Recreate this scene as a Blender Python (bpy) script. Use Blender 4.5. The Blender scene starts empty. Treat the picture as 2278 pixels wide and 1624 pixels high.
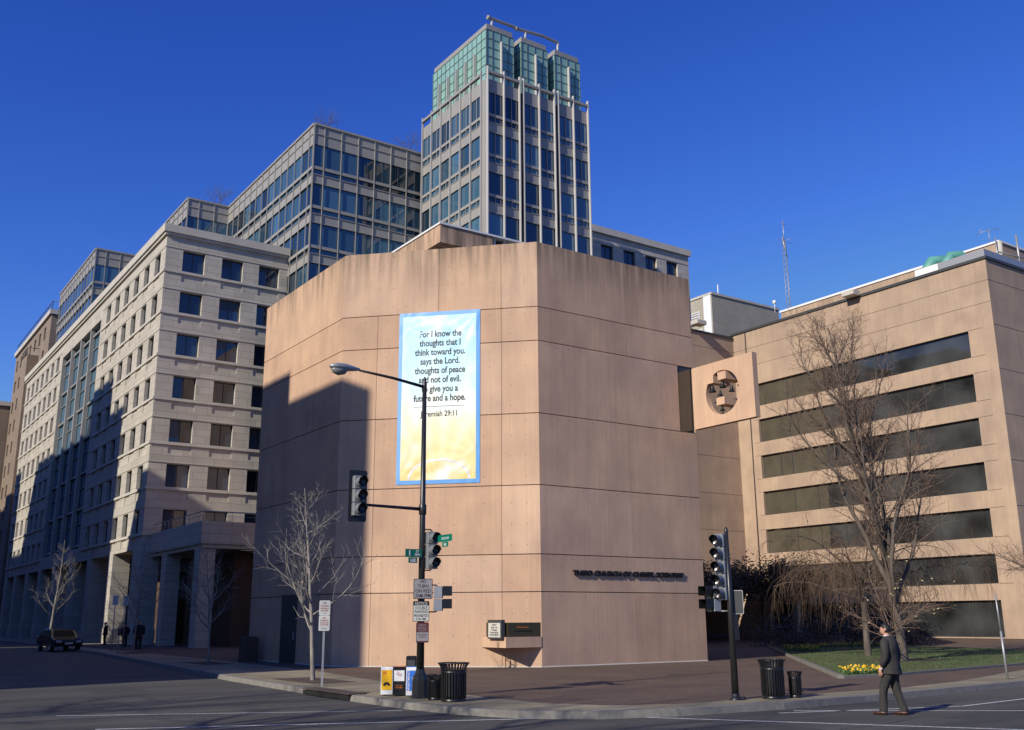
import bpy, math, random
from mathutils import Vector, Matrix
R=math.radians; PI=math.pi
random.seed(7)
sc=bpy.context.scene; col=sc.collection
# ---------------------------------------------------------------- camera model
F=2234.58; W0=2278.0; PIT=R(14.185); ROL=R(-.3485); YAW=R(55.494); H=2.0
cp,sp=math.cos(PIT),math.sin(PIT)
fw=Vector((math.cos(YAW)*cp,math.sin(YAW)*cp,sp)); rt=Vector((math.sin(YAW),-math.cos(YAW),0)); up=rt.cross(fw)
cr=rt*math.cos(ROL)+up*math.sin(ROL); cu=up*math.cos(ROL)-rt*math.sin(ROL)
O=Vector((0,0,H))
def ray(px,py): return fw+cr*((px-1139)/F)-cu*((py-812)/F)
def at(px,py,ax,val):
    d=ray(px,py); i='xyz'.index(ax); return O+d*((val-O[i])/d[i])
def hz(px,py,d):
    r=ray(px,py); return O+r*(d/math.hypot(r.x,r.y))
cam=bpy.data.cameras.new('camera'); co=bpy.data.objects.new('camera',cam); col.objects.link(co)
M=Matrix((cr,cu,-fw)).transposed().to_4x4(); M.translation=O; co.matrix_world=M
cam.sensor_width=36; cam.lens=36*F/W0; cam.clip_end=6000; sc.camera=co
# ---------------------------------------------------------------- light
SA,SE=R(14.0),R(28.5)
S=Vector((-math.cos(SA)*math.cos(SE),-math.sin(SA)*math.cos(SE),math.sin(SE)))
l=bpy.data.lights.new('sun','SUN'); l.energy=4.9; l.angle=R(.53); l.color=(1,.93,.82)
lo=bpy.data.objects.new('sun',l); col.objects.link(lo); lo.rotation_euler=(-S).to_track_quat('-Z','Y').to_euler(); lo.location=(-40,-20,60)
w=bpy.data.worlds.new('World'); sc.world=w; w.use_nodes=True; nt=w.node_tree
bg=nt.nodes['Background']; sky=nt.nodes.new('ShaderNodeTexSky'); sky.sky_type='NISHITA'; sky.sun_disc=False
sky.sun_elevation=SE; sky.sun_rotation=math.atan2(S.x,S.y); sky.altitude=0; sky.air_density=1.0; sky.dust_density=.2; sky.ozone_density=4.5
# deep winter-blue grading of the sky, channel by channel
spx=nt.nodes.new('ShaderNodeSeparateColor'); cbx_=nt.nodes.new('ShaderNodeCombineColor'); nt.links.new(sky.outputs[0],spx.inputs[0])
def mth(op,a,b):
    m_=nt.nodes.new('ShaderNodeMath'); m_.operation=op
    nt.links.new(a,m_.inputs[0]); m_.inputs[1].default_value=b; return m_.outputs[0]
for i_,(pw,k_) in enumerate(((2.0,2.35),(1.6,1.25),(1.0,1.22))):
    cl_=(.25,.42,.60)[i_]
    v=mth('MINIMUM',mth('MULTIPLY',spx.outputs[i_],.132),cl_); nt.links.new(mth('MULTIPLY',mth('POWER',v,pw),k_/.06),cbx_.inputs[i_])
nt.links.new(cbx_.outputs[0],bg.inputs[0]); bg.inputs[1].default_value=.06
sc.view_settings.view_transform='Standard'; sc.view_settings.look='None'; sc.view_settings.exposure=0; sc.view_settings.gamma=1
sc.render.engine='CYCLES'
# ---------------------------------------------------------------- materials
def mat(name,base,rough=.8,metal=0,noise=None,spec=None,ior=None,build=None,bump=None,var=None):
    m=bpy.data.materials.new(name); m.use_nodes=True; t=m.node_tree; p=t.nodes['Principled BSDF']
    p.inputs['Base Color'].default_value=(*base,1); p.inputs['Roughness'].default_value=rough; p.inputs['Metallic'].default_value=metal
    if ior: p.inputs['IOR'].default_value=ior
    if spec is not None: p.inputs['Specular IOR Level'].default_value=spec
    m.diffuse_color=(*base,1)
    N=t.nodes.new; Lk=t.links.new
    tc=N('ShaderNodeTexCoord'); geo=N('ShaderNodeNewGeometry')
    cur=None
    def mulnoise(cur,scale,vec,lo,hi,detail=4,tint=None,thr=(.3,.7)):
        mp=N('ShaderNodeMapping'); mp.inputs['Scale'].default_value=vec; Lk(geo.outputs['Position'],mp.inputs[0])
        n=N('ShaderNodeTexNoise'); n.inputs['Scale'].default_value=scale; n.inputs['Detail'].default_value=detail; Lk(mp.outputs[0],n.inputs['Vector'])
        mr=N('ShaderNodeMapRange'); mr.inputs[1].default_value=thr[0]; mr.inputs[2].default_value=thr[1]; Lk(n.outputs[0],mr.inputs[0])
        mx=N('ShaderNodeMix'); mx.data_type='RGBA'; mx.blend_type='MULTIPLY'; mx.inputs[0].default_value=1
        c2=N('ShaderNodeMix'); c2.data_type='RGBA'; c2.inputs[6].default_value=(*(lo if isinstance(lo,tuple) else (lo,)*3),1); c2.inputs[7].default_value=(*(hi if isinstance(hi,tuple) else (hi,)*3),1)
        Lk(mr.outputs[0],c2.inputs[0])
        if cur is None: mx.inputs[6].default_value=(*base,1)
        else: Lk(cur,mx.inputs[6])
        Lk(c2.outputs[2],mx.inputs[7]); return mx.outputs[2]
    for nz in (noise or []): cur=mulnoise(cur,*nz)
    if var:   # per-object random brightness
        oi=N('ShaderNodeObjectInfo'); mr=N('ShaderNodeMapRange'); mr.inputs[3].default_value=var[0]; mr.inputs[4].default_value=var[1]; Lk(oi.outputs['Random'],mr.inputs[0])
        v=N('ShaderNodeMix'); v.data_type='RGBA'; v.blend_type='MULTIPLY'; v.inputs[0].default_value=1
        if cur is None: v.inputs[6].default_value=(*base,1)
        else: Lk(cur,v.inputs[6])
        cc=N('ShaderNodeCombineColor'); [Lk(mr.outputs[0],cc.inputs[i]) for i in range(3)]; Lk(cc.outputs[0],v.inputs[7]); cur=v.outputs[2]
    if build: cur=build(t,N,Lk,geo,tc,cur,p) or cur
    if cur is not None: Lk(cur,p.inputs['Base Color'])
    if bump:
        n=N('ShaderNodeTexNoise'); n.inputs['Scale'].default_value=bump[0]; n.inputs['Detail'].default_value=5; Lk(geo.outputs['Position'],n.inputs['Vector'])
        b=N('ShaderNodeBump'); b.inputs['Strength'].default_value=bump[1]; b.inputs['Distance'].default_value=bump[2]; Lk(n.outputs[0],b.inputs['Height']); Lk(b.outputs[0],p.inputs['Normal'])
    return m
def blocks(bw,bh,mort,dark,ox=0,oz=0,off=.5):
    def f(t,N,Lk,geo,tc,cur,p):
        sx=N('ShaderNodeSeparateXYZ'); Lk(geo.outputs['Position'],sx.inputs[0]); a=N('ShaderNodeMath'); Lk(sx.outputs[0],a.inputs[0]); Lk(sx.outputs[1],a.inputs[1])
        cx=N('ShaderNodeCombineXYZ'); Lk(a.outputs[0],cx.inputs[0]); Lk(sx.outputs[2],cx.inputs[1])
        mp=N('ShaderNodeMapping'); mp.inputs['Location'].default_value=(ox,oz,0); Lk(cx.outputs[0],mp.inputs[0])
        b=N('ShaderNodeTexBrick'); b.offset=off; b.inputs['Scale'].default_value=1; b.inputs['Brick Width'].default_value=bw; b.inputs['Row Height'].default_value=bh; b.inputs['Mortar Size'].default_value=mort; b.inputs['Mortar Smooth'].default_value=.1
        b.inputs['Color1'].default_value=(1,1,1,1); b.inputs['Color2'].default_value=(.86,.86,.86,1); b.inputs['Mortar'].default_value=(dark,dark,dark,1); Lk(mp.outputs[0],b.inputs['Vector'])
        mx=N('ShaderNodeMix'); mx.data_type='RGBA'; mx.blend_type='MULTIPLY'; mx.inputs[0].default_value=1
        if cur is None: mx.inputs[6].default_value=p.inputs['Base Color'].default_value
        else: Lk(cur,mx.inputs[6])
        Lk(b.outputs[0],mx.inputs[7]); return mx.outputs[2]
    return f
def flatbrick(bw,bh,mort,dark,rot=0):
    def f(t,N,Lk,geo,tc,cur,p):
        mp=N('ShaderNodeMapping'); mp.inputs['Rotation'].default_value=(0,0,rot); Lk(geo.outputs['Position'],mp.inputs[0])
        b=N('ShaderNodeTexBrick'); b.inputs['Scale'].default_value=1; b.inputs['Brick Width'].default_value=bw; b.inputs['Row Height'].default_value=bh; b.inputs['Mortar Size'].default_value=mort
        b.inputs['Color1'].default_value=(1,1,1,1); b.inputs['Color2'].default_value=(.72,.72,.72,1); b.inputs['Mortar'].default_value=(dark,dark,dark,1); Lk(mp.outputs[0],b.inputs['Vector'])
        mx=N('ShaderNodeMix'); mx.data_type='RGBA'; mx.blend_type='MULTIPLY'; mx.inputs[0].default_value=1
        if cur is None: mx.inputs[6].default_value=p.inputs['Base Color'].default_value
        else: Lk(cur,mx.inputs[6])
        Lk(b.outputs[0],mx.inputs[7]); return mx.outputs[2]
    return f
def topstain(z0,z1,lo):
    # dirt streaks washed down from the parapet
    def f(t,N,Lk,geo,tc,cur,p):
        mp=N('ShaderNodeMapping'); mp.inputs['Scale'].default_value=(3.2,3.2,.22); Lk(geo.outputs['Position'],mp.inputs[0])
        n=N('ShaderNodeTexNoise'); n.inputs['Scale'].default_value=1; n.inputs['Detail'].default_value=6; Lk(mp.outputs[0],n.inputs['Vector'])
        sx=N('ShaderNodeSeparateXYZ'); Lk(geo.outputs['Position'],sx.inputs[0])
        mr=N('ShaderNodeMapRange'); mr.inputs[1].default_value=z0; mr.inputs[2].default_value=z1; Lk(sx.outputs[2],mr.inputs[0])
        a=N('ShaderNodeMath'); a.operation='MULTIPLY'; Lk(mr.outputs[0],a.inputs[0]); Lk(mr.outputs[0],a.inputs[1])
        m2=N('ShaderNodeMapRange'); m2.inputs[1].default_value=.35; m2.inputs[2].default_value=.62; Lk(n.outputs[0],m2.inputs[0])
        b=N('ShaderNodeMath'); b.operation='MULTIPLY'; Lk(a.outputs[0],b.inputs[0]); Lk(m2.outputs[0],b.inputs[1])
        mx=N('ShaderNodeMix'); mx.data_type='RGBA'; mx.blend_type='MULTIPLY'; Lk(b.outputs[0],mx.inputs[0]); Lk(cur,mx.inputs[6]); mx.inputs[7].default_value=(*lo,1)
        return mx.outputs[2]
    return f
MT={}
CN=[(1.0,(.4,.4,.5),(.83,.83,.85),(1.06,1.06,1.04),6),(1.0,(11,11,.22),.925,1.035,5),(1.0,(1.3,1.3,.5),(.90,.885,.90),(1.05,1.045,1.01),6),(1.0,(40,40,9),.95,1.04,3)]
MT['concrete']=mat('pink_concrete',(.595,.395,.262),.9,noise=CN,build=topstain(14.6,17.9,(.42,.45,.44)),bump=(30,.25,.01))
MT['concrete_2']=mat('pink_concrete_older_pour',(.565,.368,.24),.9,noise=CN,build=topstain(14.6,17.9,(.42,.45,.44)),bump=(30,.25,.01))
MT['concrete_3']=mat('pink_concrete_pale_pour',(.61,.412,.282),.9,noise=CN,build=topstain(14.6,17.9,(.42,.45,.44)),bump=(30,.25,.01))
MT['concrete_b']=mat('tan_concrete',(.45,.325,.225),.9,noise=CN,build=topstain(24,28,(.85,.85,.85)),bump=(30,.25,.01))
MT['joint']=mat('dark_joint',(.05,.045,.04),.9)
MT['stone']=mat('limestone',(.50,.455,.375),.85,noise=[(.7,(1,1,1),.9,1.05,4)],build=blocks(1.75,.62,.018,.55))
MT['stone_plain']=mat('limestone_trim',(.50,.46,.39),.85,noise=[(.7,(1,1,1),.9,1.05,4)])
MT['roofing']=mat('roofing',(.12,.115,.11),.9)
MT['metal_grey']=mat('grey_metal_panel',(.30,.285,.255),.5,metal=0,noise=[(.5,(1,1,1),.93,1.05,3)])
MT['metal_dark']=mat('dark_metal',(.05,.05,.048),.5)
MT['mullion']=mat('light_mullion',(.46,.44,.41),.45)
MT['glass']=mat('window_glass',(.012,.02,.035),.03,ior=1.75,var=(.5,3.2))
MT['glass_b']=mat('bronze_glass',(.030,.031,.030),.03,ior=1.75,noise=[(.35,(1,1,1),.35,2.0,2)])
MT['curtain']=mat('curtain_glass',(.013,.03,.045),.03,ior=1.9,var=(.4,5))
MT['green']=mat('green_glass',(.245,.43,.365),.2,ior=1.6,noise=[(.4,(1,1,1),.85,1.1,3)])
MT['crown_mul']=mat('crown_mullion',(.13,.18,.16),.5)
MT['blind']=mat('window_blind',(.05,.052,.056),.2,var=(.5,1.5))
MT['panel_b']=mat('amber_panel',(.085,.075,.052),.2,noise=[(.8,(1,1,1),.8,1.15,3)])
MT['white']=mat('white_paint',(.75,.74,.70),.5)
MT['asphalt']=mat('asphalt',(.074,.070,.057),.85,noise=[(1.0,(.08,.9,1),.55,1.25,6),(60,(1,1,1),.8,1.15,3),(.35,(1,1,1),.85,1.1,4)],bump=(90,.4,.01))
MT['patch']=mat('asphalt_patch',(.05,.048,.042),.9,noise=[(3,(1,1,1),.8,1.15,4),(60,(1,1,1),.8,1.15,3)],bump=(90,.4,.01))
MT['tar']=mat('tar_seal',(.022,.021,.02),.6)
MT['kerb']=mat('kerb_granite',(.21,.195,.165),.85,noise=[(6,(1,1,1),.75,1.1,4)],bump=(40,.3,.01))
MT['paving']=mat('concrete_paving',(.31,.265,.165),.9,noise=[(.8,(1,1,1),.75,1.1,5),(25,(1,1,1),.88,1.08,3)],build=flatbrick(1.9,1.9,.025,.55))
MT['brick']=mat('brick_paving',(.145,.092,.058),.9,noise=[(.5,(1,1,1),.75,1.12,5),(9,(1,1,1),.85,1.1,3)],build=flatbrick(.22,.11,.012,.6))
MT['redbrick']=mat('brown_brick',(.11,.065,.045),.9,noise=[(.5,(1,1,1),.8,1.1,4)],build=blocks(.3,.1,.012,.7))
MT['tanbrick']=mat('tan_masonry',(.26,.195,.14),.9,noise=[(.3,(1,1,1),.85,1.1,4)],build=blocks(.8,.3,.01,.75))
MT['buff']=mat('buff_brick',(.38,.34,.26),.9,noise=[(.3,(1,1,1),.9,1.1,4)],build=blocks(.5,.2,.02,.8))
MT['paint_line']=mat('road_paint',(.62,.62,.58),.8,noise=[(14,(1,1,1),.45,1.1,5)])
MT['black']=mat('black_paint',(.012,.012,.012),.35)
MT['pole']=mat('dark_pole_paint',(.02,.02,.019),.35)
MT['greysig']=mat('signal_grey',(.17,.18,.19),.5)
MT['visor_in']=mat('visor_black',(.01,.01,.01),.7)
MT['lens']=mat('signal_lens',(.03,.02,.02),.2)
MT['alu']=mat('galvanised',(.38,.38,.37),.45,metal=.5)
MT['sign_grey']=mat('sign_face_dull',(.27,.25,.25),.5)
MT['sign_white']=mat('sign_face_white',(.55,.54,.48),.5)
MT['sign_red']=mat('sign_face_maroon',(.10,.018,.02),.5)
MT['sign_green']=mat('sign_face_green',(.0,.15,.09),.4)
MT['txt']=mat('lettering_black',(.01,.01,.01),.5)
MT['txt_red']=mat('lettering_red',(.35,.05,.05),.5)
MT['bark_l']=mat('pale_bark',(.28,.25,.21),.9,noise=[(6,(1,1,.4),.6,1.15,4)])
MT['bark']=mat('grey_bark',(.125,.10,.08),.95,noise=[(4,(1,1,.3),.6,1.2,4)])
MT['twig']=mat('brown_twig',(.15,.10,.07),.95)
MT['weep']=mat('reddish_twig',(.155,.098,.063),.95)
MT['leaf_dark']=mat('evergreen_leaf',(.035,.03,.018),.7)
MT['leaf_y']=mat('pale_yellow_leaf',(.45,.38,.19),.7)
MT['flower']=mat('yellow_petal',(.85,.50,.02),.6)
MT['leaf']=mat('green_leaf',(.06,.12,.03),.7)
MT['grass']=mat('lawn_grass',(.12,.145,.035),.95,noise=[(1.2,(1,1,1),.65,1.15,5),(30,(1,1,1),.5,1.3,4)],bump=(60,.9,.05))
MT['soil']=mat('bare_soil',(.09,.06,.042),.95,noise=[(8,(1,1,1),.6,1.2,4)],bump=(25,.6,.05))
MT['suit']=mat('charcoal_suit',(.036,.033,.029),.9,noise=[(9,(1,1,.6),.75,1.15,3)])
MT['coat']=mat('black_coat',(.012,.012,.014),.9)
MT['skin']=mat('skin',(.52,.27,.18),.6)
MT['hair']=mat('dark_hair',(.012,.009,.007),.6)
MT['shirt']=mat('white_shirt',(.75,.75,.78),.7)
MT['shoe']=mat('brown_leather',(.055,.02,.013),.35)
MT['case']=mat('black_leather',(.015,.014,.014),.45)
MT['carpaint']=mat('black_car_paint',(.008,.008,.010),.12,ior=1.6)
MT['car_glass']=mat('car_glass',(.004,.004,.005),.3,ior=1.2)
MT['tyre']=mat('rubber',(.012,.012,.012),.8)
MT['lampgl']=mat('lamp_refractor',(.20,.21,.20),.25)
MT['copper']=mat('green_duct',(.10,.30,.24),.5,noise=[(.8,(1,1,1),.85,1.1,3)])
MT['bronze']=mat('bronze_bell',(.045,.05,.05),.35,metal=.7)
MT['plaque']=mat('bronze_plaque',(.085,.068,.035),.35,metal=.4)
MT['yellow']=mat('yellow_panel',(.90,.50,.01),.4)
MT['blue']=mat('blue_panel',(.03,.17,.62),.4)
MT['orange']=mat('orange_panel',(.75,.22,.03),.4)
MT['plastic_w']=mat('white_plastic',(.75,.75,.75),.4)
MT['iron']=mat('rusty_iron',(.07,.05,.04),.7)
def banner_build(t,N,Lk,geo,tc,cur,p):
    # printed sky-to-sun picture, laid out in the cloth's own coordinates (x,z of the object)
    sx=N('ShaderNodeSeparateXYZ'); Lk(tc.outputs['Object'],sx.inputs[0])
    rp=N('ShaderNodeValToRGB'); e=rp.color_ramp.elements; e[0].position=0; e[0].color=(.82,.66,.24,1); e[1].position=1; e[1].color=(.45,.78,.93,1)
    for ps,c in ((.25,(.83,.76,.42)),(.42,(.84,.83,.64)),(.55,(.62,.84,.84)),(.75,(.50,.80,.92))): k=e.new(ps); k.color=(*c,1)
    d=N('ShaderNodeMath'); d.operation='DIVIDE'; d.inputs[1].default_value=7.5; Lk(sx.outputs[2],d.inputs[0])
    # rays fanning from the rising sun at the bottom
    xx=N('ShaderNodeMath'); xx.operation='ADD'; xx.inputs[1].default_value=-1.85; Lk(sx.outputs[0],xx.inputs[0])
    an=N('ShaderNodeMath'); an.operation='ARCTAN2'; Lk(xx.outputs[0],an.inputs[0]); Lk(sx.outputs[2],an.inputs[1])
    sn=N('ShaderNodeMath'); sn.operation='MULTIPLY'; sn.inputs[1].default_value=18; Lk(an.outputs[0],sn.inputs[0])
    s2=N('ShaderNodeMath'); s2.operation='SINE'; Lk(sn.outputs[0],s2.inputs[0])
    s3=N('ShaderNodeMath'); s3.operation='MULTIPLY_ADD'; s3.inputs[1].default_value=.05; Lk(s2.outputs[0],s3.inputs[0]); Lk(d.outputs[0],s3.inputs[2]); Lk(s3.outputs[0],rp.inputs[0])
    n=N('ShaderNodeTexNoise'); n.inputs['Scale'].default_value=.8; Lk(tc.outputs['Object'],n.inputs['Vector'])
    mr=N('ShaderNodeMapRange'); mr.inputs[1].default_value=.52; mr.inputs[2].default_value=.72; mr.inputs[4].default_value=.8; Lk(n.outputs[0],mr.inputs[0])
    mx=N('ShaderNodeMix'); mx.data_type='RGBA'; Lk(mr.outputs[0],mx.inputs[0]); Lk(rp.outputs[0],mx.inputs[6]); mx.inputs[7].default_value=(.9,.93,.9,1)
    # the blue hem
    def lt(a,v,flip=False):
        q=N('ShaderNodeMath'); q.operation='GREATER_THAN' if flip else 'LESS_THAN'; Lk(a,q.inputs[0]); q.inputs[1].default_value=v; return q.outputs[0]
    cur=None
    for o_ in (lt(sx.outputs[0],.17),lt(sx.outputs[0],3.43,True),lt(sx.outputs[2],.17),lt(sx.outputs[2],7.32,True)):
        if cur is None: cur=o_
        else:
            q=N('ShaderNodeMath'); q.operation='MAXIMUM'; Lk(cur,q.inputs[0]); Lk(o_,q.inputs[1]); cur=q.outputs[0]
    m2=N('ShaderNodeMix'); m2.data_type='RGBA'; Lk(cur,m2.inputs[0]); Lk(mx.outputs[2],m2.inputs[6]); m2.inputs[7].default_value=(.13,.36,.72,1)
    return m2.outputs[2]
MT['banner']=mat('printed_banner',(.8,.8,.7),.45,build=banner_build)
# ---------------------------------------------------------------- mesh builder
class MB:
    def __init__(s): s.v=[]; s.f=[]; s.m=[]; s.sm=[]
    def add(s,vs,fs,m=0,sm=False):
        b=len(s.v); s.v+= [tuple(v) for v in vs]; s.f+=[tuple(b+i for i in f) for f in fs]; s.m+=[m]*len(fs); s.sm+=[sm]*len(fs); return s
    def box(s,x0,y0,z0,x1,y1,z1,m=0):
        x0,x1=min(x0,x1),max(x0,x1); y0,y1=min(y0,y1),max(y0,y1); z0,z1=min(z0,z1),max(z0,z1)
        return s.add([(x0,y0,z0),(x1,y0,z0),(x1,y1,z0),(x0,y1,z0),(x0,y0,z1),(x1,y0,z1),(x1,y1,z1),(x0,y1,z1)],[(0,3,2,1),(4,5,6,7),(0,1,5,4),(1,2,6,5),(2,3,7,6),(3,0,4,7)],m)
    def bx(s,x0,y0,z0,x1,y1,z1,b=.02,m=0):  # box with chamfered vertical and top edges
        P=[(x0+b,y0),(x1-b,y0),(x1,y0+b),(x1,y1-b),(x1-b,y1),(x0+b,y1),(x0,y1-b),(x0,y0+b)]
        Q=[(x0+2*b,y0+b),(x1-2*b,y0+b),(x1-b,y0+2*b),(x1-b,y1-2*b),(x1-2*b,y1-b),(x0+2*b,y1-b),(x0+b,y1-2*b),(x0+b,y0+2*b)]
        vs=[(a,c,z0) for a,c in P]+[(a,c,z1-b) for a,c in P]+[(a,c,z1) for a,c in Q]
        fs=[tuple(range(7,-1,-1)),tuple(range(16,24))]+[(i,(i+1)%8,8+(i+1)%8,8+i) for i in range(8)]+[(8+i,8+(i+1)%8,16+(i+1)%8,16+i) for i in range(8)]
        return s.add(vs,fs,m)
    def prism(s,poly,z0,z1,m=0,mt=None):
        n=len(poly); zt=z1 if callable(z1) else (lambda x,y:z1)
        vs=[(x,y,z0) for x,y in poly]+[(x,y,zt(x,y)) for x,y in poly]
        s.add(vs,[(i,(i+1)%n,n+(i+1)%n,n+i) for i in range(n)],m); b=len(s.v)-2*n
        s.f+= [tuple(b+i for i in range(n-1,-1,-1)),tuple(b+n+i for i in range(n))]; s.m+=[m,m if mt is None else mt]; s.sm+=[False,False]; return s
    def tube(s,pts,rad,n=8,m=0,cap=True,sm=True):
        pts=[Vector(p) for p in pts]; k=len(pts)
        if not hasattr(rad,'__len__'): rad=[rad]*k
        vs=[]; prev=None
        for i,p in enumerate(pts):
            d=(pts[min(i+1,k-1)]-pts[max(i-1,0)]).normalized()
            if prev is None: a=d.orthogonal().normalized()
            else:
                a=prev-d*prev.dot(d)
                a=a.normalized() if a.length>1e-6 else d.orthogonal().normalized()
            prev=a; b=d.cross(a)
            for j in range(n):
                t=2*PI*j/n; vs.append(p+(a*math.cos(t)+b*math.sin(t))*rad[i])
        fs=[(i*n+j,i*n+(j+1)%n,(i+1)*n+(j+1)%n,(i+1)*n+j) for i in range(k-1) for j in range(n)]
        s.add(vs,fs,m,sm)
        if cap and n>2:
            b=len(s.v)-len(vs); s.f+=[tuple(b+j for j in range(n-1,-1,-1)),tuple(b+(k-1)*n+j for j in range(n))]; s.m+=[m,m]; s.sm+=[False,False]
        return s
    def lathe(s,prof,c=(0,0,0),n=16,m=0,sm=True,sx=1,sy=1):
        vs=[(c[0]+r*math.cos(2*PI*j/n)*sx,c[1]+r*math.sin(2*PI*j/n)*sy,c[2]+z) for r,z in prof for j in range(n)]
        fs=[(i*n+j,i*n+(j+1)%n,(i+1)*n+(j+1)%n,(i+1)*n+j) for i in range(len(prof)-1) for j in range(n)]
        return s.add(vs,fs,m,sm)
    def loft(s,rings,n=12,m=0,cap=True,sm=True):
        # rings: (centre, rx, ry, axis_x, axis_y)
        vs=[]
        for c,rx,ry,ax,ay in rings:
            c=Vector(c); ax=Vector(ax); ay=Vector(ay)
            for j in range(n): t=2*PI*j/n; vs.append(c+ax*(rx*math.cos(t))+ay*(ry*math.sin(t)))
        k=len(rings)
        s.add(vs,[(i*n+j,i*n+(j+1)%n,(i+1)*n+(j+1)%n,(i+1)*n+j) for i in range(k-1) for j in range(n)],m,sm)
        if cap: b=len(s.v)-len(vs); s.f+=[tuple(b+j for j in range(n-1,-1,-1)),tuple(b+(k-1)*n+j for j in range(n))]; s.m+=[m,m]; s.sm+=[sm,sm]
        return s
    def xf(s,Mx,start=0):
        s.v[start:]=[tuple(Mx@Vector(v)) for v in s.v[start:]]; return s
    def mesh(s,name,mats):
        me=bpy.data.meshes.new(name); me.from_pydata(s.v,[],s.f)
        for m in mats: me.materials.append(MT[m] if isinstance(m,str) else m)
        me.polygons.foreach_set('material_index',s.m); me.polygons.foreach_set('use_smooth',s.sm); me.update(); return me
    def build(s,name,mats,parent=None,loc=None,rz=0,fix=True):
        if isinstance(mats,str): mats=[mats]
        me=s.mesh(name,mats)
        if fix and len(s.f)<60000:
            import bmesh; bm=bmesh.new(); bm.from_mesh(me); bmesh.ops.recalc_face_normals(bm,faces=bm.faces); bm.to_mesh(me); bm.free()
        return inst(me,name,parent,loc,rz)
def inst(me,name,parent=None,loc=None,rz=0):
    o=bpy.data.objects.new(name,me); col.objects.link(o)
    if loc is not None: o.location=loc
    if rz: o.rotation_euler=(0,0,rz)
    if parent: o.parent=parent
    return o
def tag(o,label,cat,group=None):
    o['label']=label; o['category']=cat
    if group: o['group']=group
    return o
def thing(name,label,cat,loc=(0,0,0),rz=0,group=None):
    o=bpy.data.objects.new(name,None); col.objects.link(o); o.location=loc; o.rotation_euler=(0,0,rz); o.empty_display_size=.2
    return tag(o,label,cat,group)
def struct(o): o['kind']='structure'; return o
def stuff(o): o['kind']='stuff'; return o
def copy_tree(o,parent=None):
    c=o.copy(); col.objects.link(c)
    if parent: c.parent=parent
    for ch in list(o.children): copy_tree(ch,c)
    return c
def text(s,size,m,parent,loc,rz=0,name='lettering',sx=1,ext=.004,align='CENTER',tilt=PI/2,spacing=1,bold=0,line=1):
    c=bpy.data.curves.new('t','FONT'); c.body=s; c.size=size; c.align_x=align; c.extrude=ext; c.space_character=spacing; c.offset=bold; c.space_line=line
    o=bpy.data.objects.new('t',c); col.objects.link(o); dg=bpy.context.evaluated_depsgraph_get()
    me=bpy.data.meshes.new_from_object(o.evaluated_get(dg)); bpy.data.objects.remove(o); me.materials.clear(); me.materials.append(MT[m])
    for p in me.polygons: p.material_index=0
    me.name=name; t=inst(me,name,parent,loc); t.rotation_euler=(tilt,0,rz); t.scale=(sx,1,1); return t
LAZY=-PI/2   # facade whose outward side is -x: local x runs along -y
def facade(mb,W,z0,z1,cols,rows,T,m=0):
    """flat wall in local (u, outward=-y, z) with openings; rows: (z0,z1,depth,backmat or None); T maps local->building"""
    st=len(mb.v)
    U=[0]; 
    for a,b in cols: U+=[a,b]
    U.append(W); V=[z0]; rr=sorted(rows)
    for r in rr: V+=[r[0],r[1]]
    V.append(z1)
    for i in range(len(U)-1):
        for j in range(len(V)-1):
            if U[i+1]-U[i]<1e-4 or V[j+1]-V[j]<1e-4: continue
            a,b,c,d=U[i],U[i+1],V[j],V[j+1]
            if i%2==1 and j%2==1:
                _,_,dp,bm_=rr[j//2]
                mb.add([(a,0,c),(b,0,c),(b,0,d),(a,0,d),(a,dp,c),(b,dp,c),(b,dp,d),(a,dp,d)],[(0,1,5,4),(1,2,6,5),(2,3,7,6),(3,0,4,7)],m)
                if bm_ is not None: mb.add([(a,dp,c),(b,dp,c),(b,dp,d),(a,dp,d)],[(0,1,2,3)],bm_)
            else: mb.add([(a,0,c),(b,0,c),(b,0,d),(a,0,d)],[(0,1,2,3)],m)
    mb.xf(T,st)
def TR(x,y,rz=0): return Matrix.Translation((x,y,0))@Matrix.Rotation(rz,4,'Z')
def window_mesh(w,h,glass,frame,splits=(.5,),hs=(),fw_=.05,dep=.07):
    g=MB(); g.add([(0,0,0),(w,0,0),(w,0,h),(0,0,h)],[(0,1,2,3)]); f=MB()
    f.box(0,-dep,0,fw_,.02,h); f.box(w-fw_,-dep,0,w,.02,h); f.box(fw_,-dep,0,w-fw_,.02,fw_); f.box(fw_,-dep,h-fw_,w-fw_,.02,h)
    for s_ in splits: f.box(w*s_-fw_/2,-dep,fw_,w*s_+fw_/2,.02,h-fw_)
    for s_ in hs: f.box(fw_,-dep-.003,h*s_-fw_/2,w-fw_,.017,h*s_+fw_/2)
    return g.mesh('window',[glass]),f.mesh('frame',[frame])
BLR=random.Random(99)
def put_window(ms,parent,loc,rz=0,blind=0):
    a=inst(ms[0],'window',parent,loc,rz); inst(ms[1],'frame',a)
    if BLR.random()<blind:
        w_=max(v.co.x for v in ms[0].vertices); h_=max(v.co.z for v in ms[0].vertices); d=h_*(1-BLR.choice((.25,.4,.5,.75))); k=BLR.random()<.5
        b=MB(); b.add([(.05,-.006,d),(w_*(.5 if k else 1)-.05,-.006,d),(w_*(.5 if k else 1)-.05,-.006,h_-.05),(.05,-.006,h_-.05)],[(0,1,2,3)]); b.build('blind',['blind'],a,fix=False)
    return a
exec_parts=[]
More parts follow.
